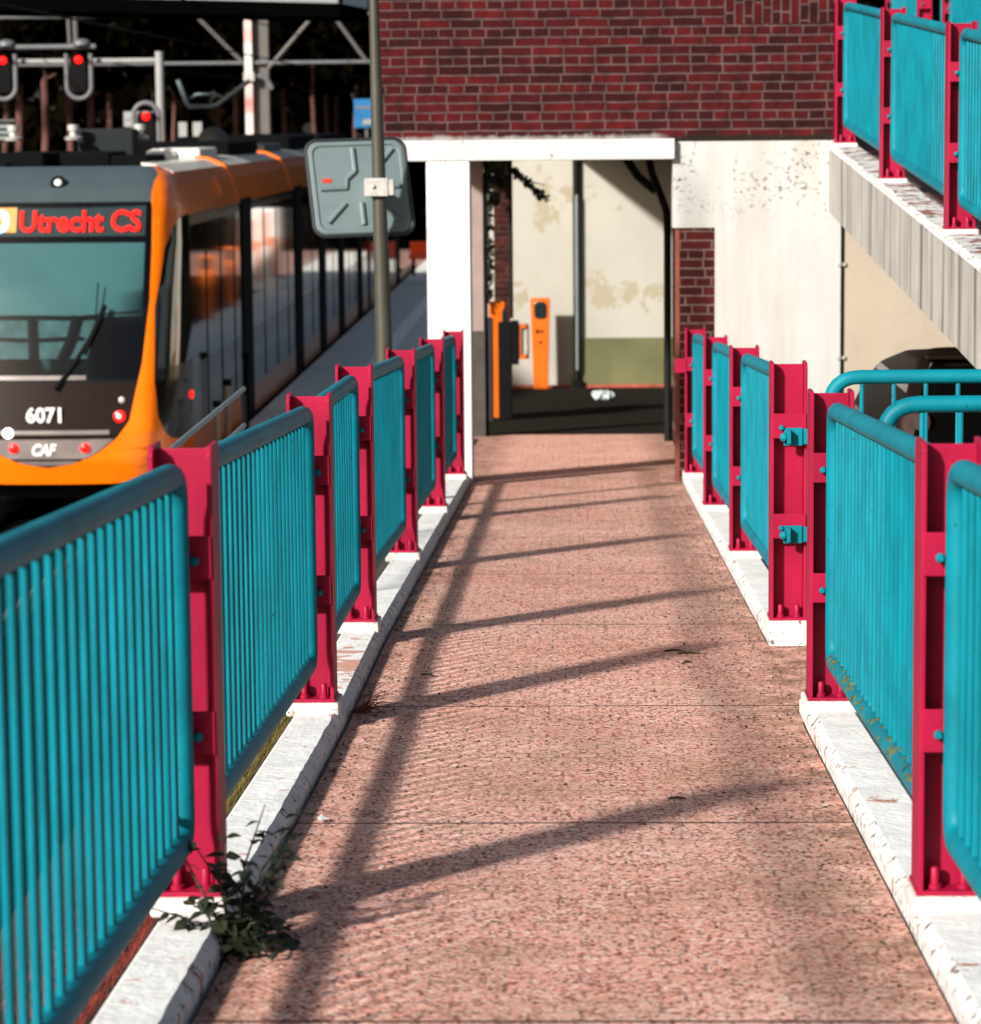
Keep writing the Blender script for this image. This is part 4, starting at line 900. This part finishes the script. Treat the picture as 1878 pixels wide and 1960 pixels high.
# ---------------------------------------------------------------- traffic mirror on its pole
mr_ = empty("traffic_mirror", (-1.20, 18.5, -2.9)); tag(mr_, "back of a grey square traffic mirror with black rim, on a tall olive pole", "mirror")
B().tube([(-1.205, 18.5, -3.2), (-1.20, 18.5, -1.3), (-1.232, 18.5, .72), (-1.245, 18.5, 1.3)], [.056, .052, .030, .026], n=16).build("pole", POLEP, mr_, smooth=True)
mc = Vector((-1.348, 18.69, -.396)); er = Vector((.605, .14, .013)); eu = Vector((-.085, .16, .60))
er = er.normalized(); eu = (eu-er*eu.dot(er)*.35).normalized(); en = er.cross(eu).normalized()      # en points to the camera side
if en.y > 0: en = -en
HW, HH = .305, .300
def rr_loop(hw, hh, r, d, n=8):
    pts = []
    for cx, cz, a0 in ((hw-r, hh-r, 0), (-hw+r, hh-r, 90), (-hw+r, -hh+r, 180), (hw-r, -hh+r, 270)):
        for k in range(n+1):
            a = math.radians(a0+90*k/n); pts.append(mc+er*(cx+r*math.cos(a))+eu*(cz+r*math.sin(a))+en*d)
    return pts
b = B(); loops = [rr_loop(HW, HH, .07, -.02), rr_loop(HW, HH, .07, .0), rr_loop(HW-.012, HH-.012, .062, .012), rr_loop(HW-.03, HH-.03, .055, .014), rr_loop(HW-.04, HH-.04, .05, .004)]
n = len(loops[0])
for l in loops: b.v += l
for i in range(len(loops)-1):
    for k in range(n): b.f.append((i*n+k, i*n+(k+1) % n, (i+1)*n+(k+1) % n, (i+1)*n+k)); b.m.append(0)
b.f.append(tuple((len(loops)-1)*n+k for k in range(n))); b.m.append(0)
bk = b.build("back_shell", MIRB, mr_)
b = B().tube(rr_loop(HW+.004, HH+.004, .072, -.004), .014, n=8, closed=True); b.build("rubber_rim", RUBBER, mr_, smooth=True)
B().prism(rr_loop(HW-.01, HH-.01, .06, -.03), (0,0,0), en*.008).build("mirror_face", mat("mirror_face", (.8,.8,.8), .03, metal=1, var=0), mr_)
def rib(p, q, par, extra=()):
    pts = [mc+er*a+eu*c+en*.008 for a, c in (p, *extra, q)]; B().tube(pts, .017, n=8).build("rib", MIRB, par, smooth=True)
rib((-.02,.25), (-.02,.10), bk); rib((-.02,.10), (-.245,-.005), bk, ((-.075,.055), (-.085,-.003)))
rib((-.10,-.10), (-.22,-.22), bk); rib((.0,-.10), (.0,-.24), bk); rib((.12,.12), (.23,.24), bk); rib((.11,0), (.25,.0), bk); rib((.11,-.11), (.23,-.22), bk)
q = mc+er*-.20+eu*.048+en*.006
b = B(); b.add([q-er*.028-eu*.013, q+er*.028-eu*.013, q+er*.028+eu*.013, q-er*.028+eu*.013, q-er*.028-eu*.013+en*.003, q+er*.028-eu*.013+en*.003, q+er*.028+eu*.013+en*.003, q-er*.028+eu*.013+en*.003], [(0,3,2,1),(4,5,6,7),(0,1,5,4),(1,2,6,5),(2,3,7,6),(3,0,4,7)]); b.build("sticker", REDM, mr_)
b = B(); b.box(-1.30, -1.155, 18.418, 18.440, -.445, -.335); b.box(-1.155, -1.12, 18.425, 18.52, -.44, -.345); b.box(-1.30, -1.26, 18.44, 18.69, -.44, -.34); b.lathe((-1.245, 18.418, -.385), (0,-1,0), [(0,.014),(.012,.014),(.016,.008)], 8); b.build("clamp_bracket", STEEL, mr_, bevel=.004)
# ---------------------------------------------------------------- guard rail and bollards by the tram
gr = empty("guard_rail", (-1.7, 15.2, -2.6)); tag(gr, "grey two-tube guard rail in front of the tram's side, left of the ramp", "guard rail")
for z in (-1.335, -1.52): B().tube([(-1.70, 12.0, z-.01), (-1.70, 15.2, z)], .0125, n=8).build("tube", GREY, gr, smooth=True)
B().tube([(-1.70, 15.2, -1.325), (-1.70, 15.2, -3.3)], .017, n=8).build("upright", BLACK, gr); B().tube([(-1.70, 12.02, -1.34), (-1.70, 12.02, -3.0)], .017, n=8).build("upright", BLACK, gr)
for k, (x, y, h, m, lab) in enumerate(((-4.02, 33.2, .62, TAN, "short tan post by the tram's cab door, dark cap, front one"), (-3.98, 33.9, .80, TAN, "taller tan post by the tram's cab door, dark cap"), (-4.00, 36.0, .95, BLACK, "black bollard on the platform edge behind the guard rail"))):
    r = empty("bollard", (x, y, PLAT)); tag(r, lab, "bollard")
    B().tube([(x, y, PLAT), (x, y, PLAT+h)], .035, n=10).build("bollard_shaft", m, r, smooth=True)
    B().tube([(x, y, PLAT+h), (x, y, PLAT+h+.07)], .05, n=10).build("bollard_cap", BLACK, r, smooth=True)
tk = empty("unseen_ticket_machine", (-1.25, 68, PLAT)); tag(tk, "white and orange ticket machine far down the platform, mirrored in the tram's side windows", "ticket machine")  # unseen machine, added only to reflect in the tram's side glass
B().box(-1.70, -1.0, 68, 68.5, PLAT, PLAT+1.85).build("machine_body", ROOFW, tk, bevel=.02)
for x, z0, z1 in ((-1.68, .3, 1.2), (-1.52, 1.0, 1.75), (-1.33, .2, 1.1), (-1.17, .9, 1.6)): B().box(x, x+.12, 67.985, 67.998, PLAT+z0, PLAT+z1).build("orange_stripe", TAPO, tk)
tap_pole(-1.36, 62, PLAT, 0, "orange card reader pole far down the platform, mirrored in the tram's side")  # these two poles are added for their reflections as well
tap_pole(-1.36, 58, PLAT, 0, "nearer of the two orange card reader poles mirrored in the tram's side")
stamp("far_path", B().box(-12, 3, 88.01, 89.9, RAIL-.3, PLAT-.02), mat("path_paving", (.15,.085,.075), .95, var=.3, vscale=2))
bn = empty("bench", (-3.5, 74, PLAT)); tag(bn, "bright orange bench far down the platform, just left of the white column", "bench")
B().box(-4.15, -3.3, 74, 74.5, PLAT+.40, PLAT+.55).build("seat", BENCHO, bn, bevel=.03); B().box(-4.15, -3.3, 74.45, 74.52, PLAT+.55, PLAT+.82).build("backrest", BENCHO, bn, bevel=.03)
for x in (-4.05, -3.4): B().box(x-.04, x+.04, 74.1, 74.4, PLAT, PLAT+.40).build("leg", BLACK, bn)
# ---------------------------------------------------------------- parked car under the upper ramp
cr = empty("parked_car", (2.4, 15.4, PARK)); tag(cr, "black car parked under the upper ramp, behind the cyan cross railings", "car")
CX, CY = 2.50, 15.4
def cp(x, y, z): return (CX+x, CY+y, PARK+z)
secz = [.28,.40,.62,.85,.98,1.10,1.25,1.40,1.50,1.545]
hw = {.28:.80,.40:.86,.62:.885,.85:.88,.98:.865,1.10:.83,1.25:.785,1.40:.725,1.50:.65,1.545:.56}
rear = {.28:.06,.40:.0,.62:-.02,.85:.03,.98:.07,1.10:.12,1.25:.32,1.40:.58,1.50:.86,1.545:1.12}
front = {.28:4.15,.40:4.2,.62:4.2,.85:4.1,.98:3.5,1.10:3.1,1.25:2.85,1.40:2.5,1.50:1.95,1.545:1.50}
def ring(z, n=12):
    h, a, c = hw[z], rear[z], front[z]; pts = []
    r = .22
    for (sx_, y_, a0) in ((1, a, 270), (1, c, 0), (-1, c, 90), (-1, a, 180)):
        for k in range(n+1):
            t = math.radians(a0+90*k/n); cx = sx_*(h-r*.7); cy = y_+(r if y_ == a else -r)
            pts.append(cp(cx+math.cos(t)*r*.7, cy+math.sin(t)*r, z))
    return pts
def smooth_rows(dct, n=5):
    zs_ = sorted(dct); out = {}
    for i in range(len(zs_)-1):
        p0, p1, p2, p3 = (dct[zs_[max(i-1,0)]], dct[zs_[i]], dct[zs_[i+1]], dct[zs_[min(i+2,len(zs_)-1)]])
        for k in range(n):
            t = k/n; out[round(zs_[i]+(zs_[i+1]-zs_[i])*t, 4)] = .5*((2*p1)+(-p0+p2)*t+(2*p0-5*p1+4*p2-p3)*t*t+(-p0+3*p1-3*p2+p3)*t**3)
    out[zs_[-1]] = dct[zs_[-1]]; return out
hw, rear, front = smooth_rows(hw), smooth_rows(rear), smooth_rows(front); secz = sorted(hw)
b = B(); rings = [ring(z) for z in secz]; n = len(rings[0])
for r in rings: b.v += r
gl = B()
for i in range(len(rings)-1):
    for k in range(n): b.f.append((i*n+k, i*n+(k+1) % n, (i+1)*n+(k+1) % n, (i+1)*n+k)); b.m.append(0)
b.f.append(tuple((len(rings)-1)*n+k for k in range(n))); b.m.append(0); b.f.append(tuple(range(n))[::-1]); b.m.append(0)
b.build("body", CARP, cr, smooth=True)
def ry(z): return clampi(z, secz, [rear[q] for q in secz])
def hz(z): return clampi(z, secz, [hw[q] for q in secz])
b = B(); zr_ = [.93+.575*i/12 for i in range(13)]; NX = 10
for off in (-.012, .02):
    for z in zr_:
        xh = hz(z)-.05
        for i in range(NX+1):
            t = -1+2*i/NX; b.v.append(cp(t*xh, ry(z)+off+.03*t*t*0, z))
m0 = 13*(NX+1)
for j in range(12):
    for i in range(NX): k = j*(NX+1)+i; b.f += [(k, k+1, k+NX+2, k+NX+1), (m0+k, m0+k+NX+1, m0+k+NX+2, m0+k+1)]; b.m += [0, 0]
rim = list(range(NX+1))+[j*(NX+1)+NX for j in range(1, 13)]+[12*(NX+1)+i for i in range(NX-1, -1, -1)]+[j*(NX+1) for j in range(11, 0, -1)]
for p_, q_ in zip(rim, rim[1:]+rim[:1]): b.f.append((q_, p_, m0+p_, m0+q_)); b.m.append(0)
b.build("rear_window", CARG, cr)
for s in (-1, 1):
    q = [cp(s*(hz(1.0)+.004), .55, 1.0), cp(s*(hz(1.0)+.004), 2.9, 1.0), cp(s*(hz(1.40)+.004), 2.3, 1.40), cp(s*(hz(1.40)+.004), .75, 1.40)]
    B().prism(q, (0,0,0), (-s*.02,0,0)).build("side_window", CARG, cr)
    B().lathe(cp(s*(hz(1.22)-.05), ry(1.22)-.005, 1.24), (s*.5,-1,.25), [(-.03,.085),(.004,.085),(.010,.072),(.006,.06),(.012,.02)], 18).build("tail_light", TAIL, cr, smooth=True)
    B().lathe(cp(s*(hz(1.02)-.05), ry(1.02)-.005, 1.04), (s*.5,-1,.2), [(-.03,.085),(.004,.085),(.010,.072),(.006,.06),(.012,.02)], 18).build("tail_light", TAIL, cr, smooth=True)
    for y in (.75, 3.35):
        w1 = B().lathe(cp(s*.70, y, .31), (s,0,0), [(0,.31),(.18,.31),(.20,.28),(.19,.2)], 24).build("tyre", TYRE, cr, smooth=True)
        B().lathe(cp(s*.72, y, .31), (s,0,0), [(0,.2),(.17,.2),(.18,.15),(.16,.03)], 16).build("rim", STEEL, w1, smooth=True)
B().box(CX-.6, CX+.6, CY-.05, CY+.02, PARK+.36, PARK+.52).build("bumper", TBLACK, cr, bevel=.02)
B().box(CX-.62, CX+.62, CY+.86, CY+.98, PARK+1.522, PARK+1.545).build("spoiler", CARP, cr, bevel=.01)
# ---------------------------------------------------------------- weeds, grass, twigs
def leaf(b, base, d, nrm, L, W):
    d = d.normalized(); s = d.cross(nrm).normalized(); n2 = s.cross(d)
    prof = [(0,0),(.18,.55),(.38,.95),(.6,.75),(.82,.35),(1,0)]
    o = len(b.v); mid = []
    for t, w_ in prof:
        c = base+d*L*t-n2*(L*.25*t*t); b.v += [tuple(c+s*W*w_*.5+n2*W*.12*w_), tuple(c), tuple(c-s*W*w_*.5+n2*W*.12*w_)]
    for i in range(len(prof)-1):
        a = o+3*i
        b.f += [(a, a+1, a+4, a+3), (a+1, a+2, a+5, a+4)]; b.m += [0, 0]
wd = empty("weed", (-.765, 6.35, zr(6.35))); tag(wd, "dark leafy weed growing between kerb and ramp at the nearest left post", "weed")
rg = random.Random(21); st = B(); lf = B(); base = Vector((-.757, 6.33, zr(6.33)-.01))
tips = [(-.155,.05,.315),(-.085,.02,.25),(-.02,.10,.27),(.06,.16,.30),(.11,.10,.20),(.035,.02,.20),(-.17,-.03,.115),(-.12,-.05,.075),(-.06,-.02,.15),(.10,-.02,.09),(.14,-.03,.03),(.06,-.06,.05),(0,.04,.16),(-.03,-.04,.10),(.09,.05,.14),(-.10,.02,.12),(.02,-.02,.06),(.05,.05,.08),(.135,.22,.27)]
for tx, ty, tz in tips:
    tip = base+Vector((tx, ty, tz)); m1 = base.lerp(tip, .5)+Vector((rg.uniform(-.02,.02), 0, .03))
    pts = [base+Vector((rg.uniform(-.015,.02), rg.uniform(-.02,.02), 0)), m1, tip]
    st.tube(pts, [.0035, .0026, .0014], n=6)
    for j in range(12):
        f = rg.uniform(.25, 1.0); p = (pts[0].lerp(pts[1], f*2) if f < .5 else pts[1].lerp(pts[2], f*2-1))
        a = rg.uniform(0, 6.28); d = Vector((math.cos(a), math.sin(a), rg.uniform(-.5, .35)))
        leaf(lf, p, d, Vector((rg.uniform(-.5,.5), rg.uniform(-.6,.2), 1)).normalized(), rg.uniform(.026, .058), rg.uniform(.016, .036))
for j in range(85):
    p = base+Vector((rg.uniform(-.05,.15), rg.uniform(-.10,.05), rg.uniform(.0,.07))); a = rg.uniform(0, 6.28)
    leaf(lf, p, Vector((math.cos(a), math.sin(a), rg.uniform(-.3,.3))), Vector((rg.uniform(-.4,.4), rg.uniform(-.4,.4), 1)).normalized(), rg.uniform(.025, .055), rg.uniform(.015, .034))
st.build("stems", STEMW, wd); lf.build("leaves", LEAFW, wd, smooth=True)
wd2 = empty("weed", (-.76, 9.95, zr(9.95))); tag(wd2, "wispy reddish dry weed at the kerb below the second left post", "weed")
b = B(); bs = Vector((-.765, 9.93, zr(9.93)))
for k in range(26):
    a = rg.uniform(-1.2, 1.4); l = rg.uniform(.04, .14); d = Vector((math.cos(a), rg.uniform(-.5,.3), rg.uniform(.1,.9))).normalized()
    b.tube([bs+Vector((rg.uniform(-.01,.05), rg.uniform(-.03,.03), 0)), bs+d*l*.6+Vector((.02,0,.01)), bs+d*l+Vector((.03,0,-.01))], [.0018, .0014, .0007], n=5)
b.build("stems", DRYW, wd2)
for nm, m, y0, y1, nb, lab in (("grass", GRASSR, 3.2, 7.2, 5200, "dry dark red grass along the outer edge of the left kerb"), ("grass", GRASSG, 7.0, 10.5, 3800, "olive grass behind the left kerb past the first post")):
    b = B()
    for _ in range(nb):
        y = rg.uniform(y0, y1); x = -.965-abs(rg.gauss(0, .12)); z = zb(y)-.10-max(0, -.99-x)*.3
        a = rg.uniform(0, 6.28); h = rg.uniform(.03, .085); l = Vector((rg.uniform(-.04,.04), rg.uniform(-.04,.04), h)); wv = Vector((math.cos(a), math.sin(a), 0))*.0016; p = Vector((x, y, z))
        b.add([p-wv, p+wv, p+l*.6+wv*.7, p+l+Vector((l.x*.5, l.y*.5, 0)), p+l*.6-wv*.7], [(0,1,2,4), (4,2,3)])
    o = b.build(nm, m); tag(o, lab, "grass", kind="stuff")
def twig(x, y, l, a, label, m=STEMW, r=.004):
    z = zr(y)+r*.9; d = Vector((math.cos(a), math.sin(a), 0))*l*.5; c = Vector((x, y, z)); k = Vector((0,0,.003))
    s = -.0545*d.y*1.0
    o = B().tube([c-d-Vector((0,0,s)), c+k+Vector((-d.y*.15, d.x*.15, 0)), c+d+Vector((0,0,s))], [r*.8, r, r*.5], n=6).build("twig", m); tag(o, label, "twig"); return o
twig(.36, 11.35, .075, .1, "left of two dark twigs by the end of the right far kerb"); twig(.415, 11.28, .085, -.15, "right of two dark twigs by the end of the right far kerb"); twig(.40, 11.05, .05, .8, "short dark twig just below the pair near the right kerb end")
twig(-.55, 10.75, .09, -.9, "dark twig on the ramp by the second left post"); twig(.27, 8.25, .05, .1, "small black twig across the nearest broad shadow band")
for x, y, lab in ((-.755, 18.9, "bright white scrap by the left kerb, far up the ramp"), (-.70, 7.9, "flattened pale paper scrap beside the weed")):
    b = B(); leafcards(b, (x, y, zr(y)+.012), (.014, .02, .005), 6, .022, flat=3, rng=rg); o = b.build("paper_scrap", FOIL); tag(o, lab, "litter")
b = B()
for _ in range(2800):
    y = rg.uniform(4.5, 20); x = rg.uniform(-.74, .70)
    if rg.random() < .72: x = (-.75 if rg.random() < .55 else .70)+rg.gauss(0, .07)
    if not -.765 < x < .722: continue
    s = rg.uniform(.0015, .0062); p = Vector((x, y, zr(y)+.001)); a = rg.uniform(0, 6.28)
    b.lathe(p, (0,0,1), [(0, s), (s*.5, s*.7), (s*.7, s*.2)], 5)
o = b.build("grit", mat("grit", (.06,.03,.022), .9, var=.5, vscale=60)); tag(o, "dark grit and leaf crumbs scattered over the ramp", "grit", kind="stuff")
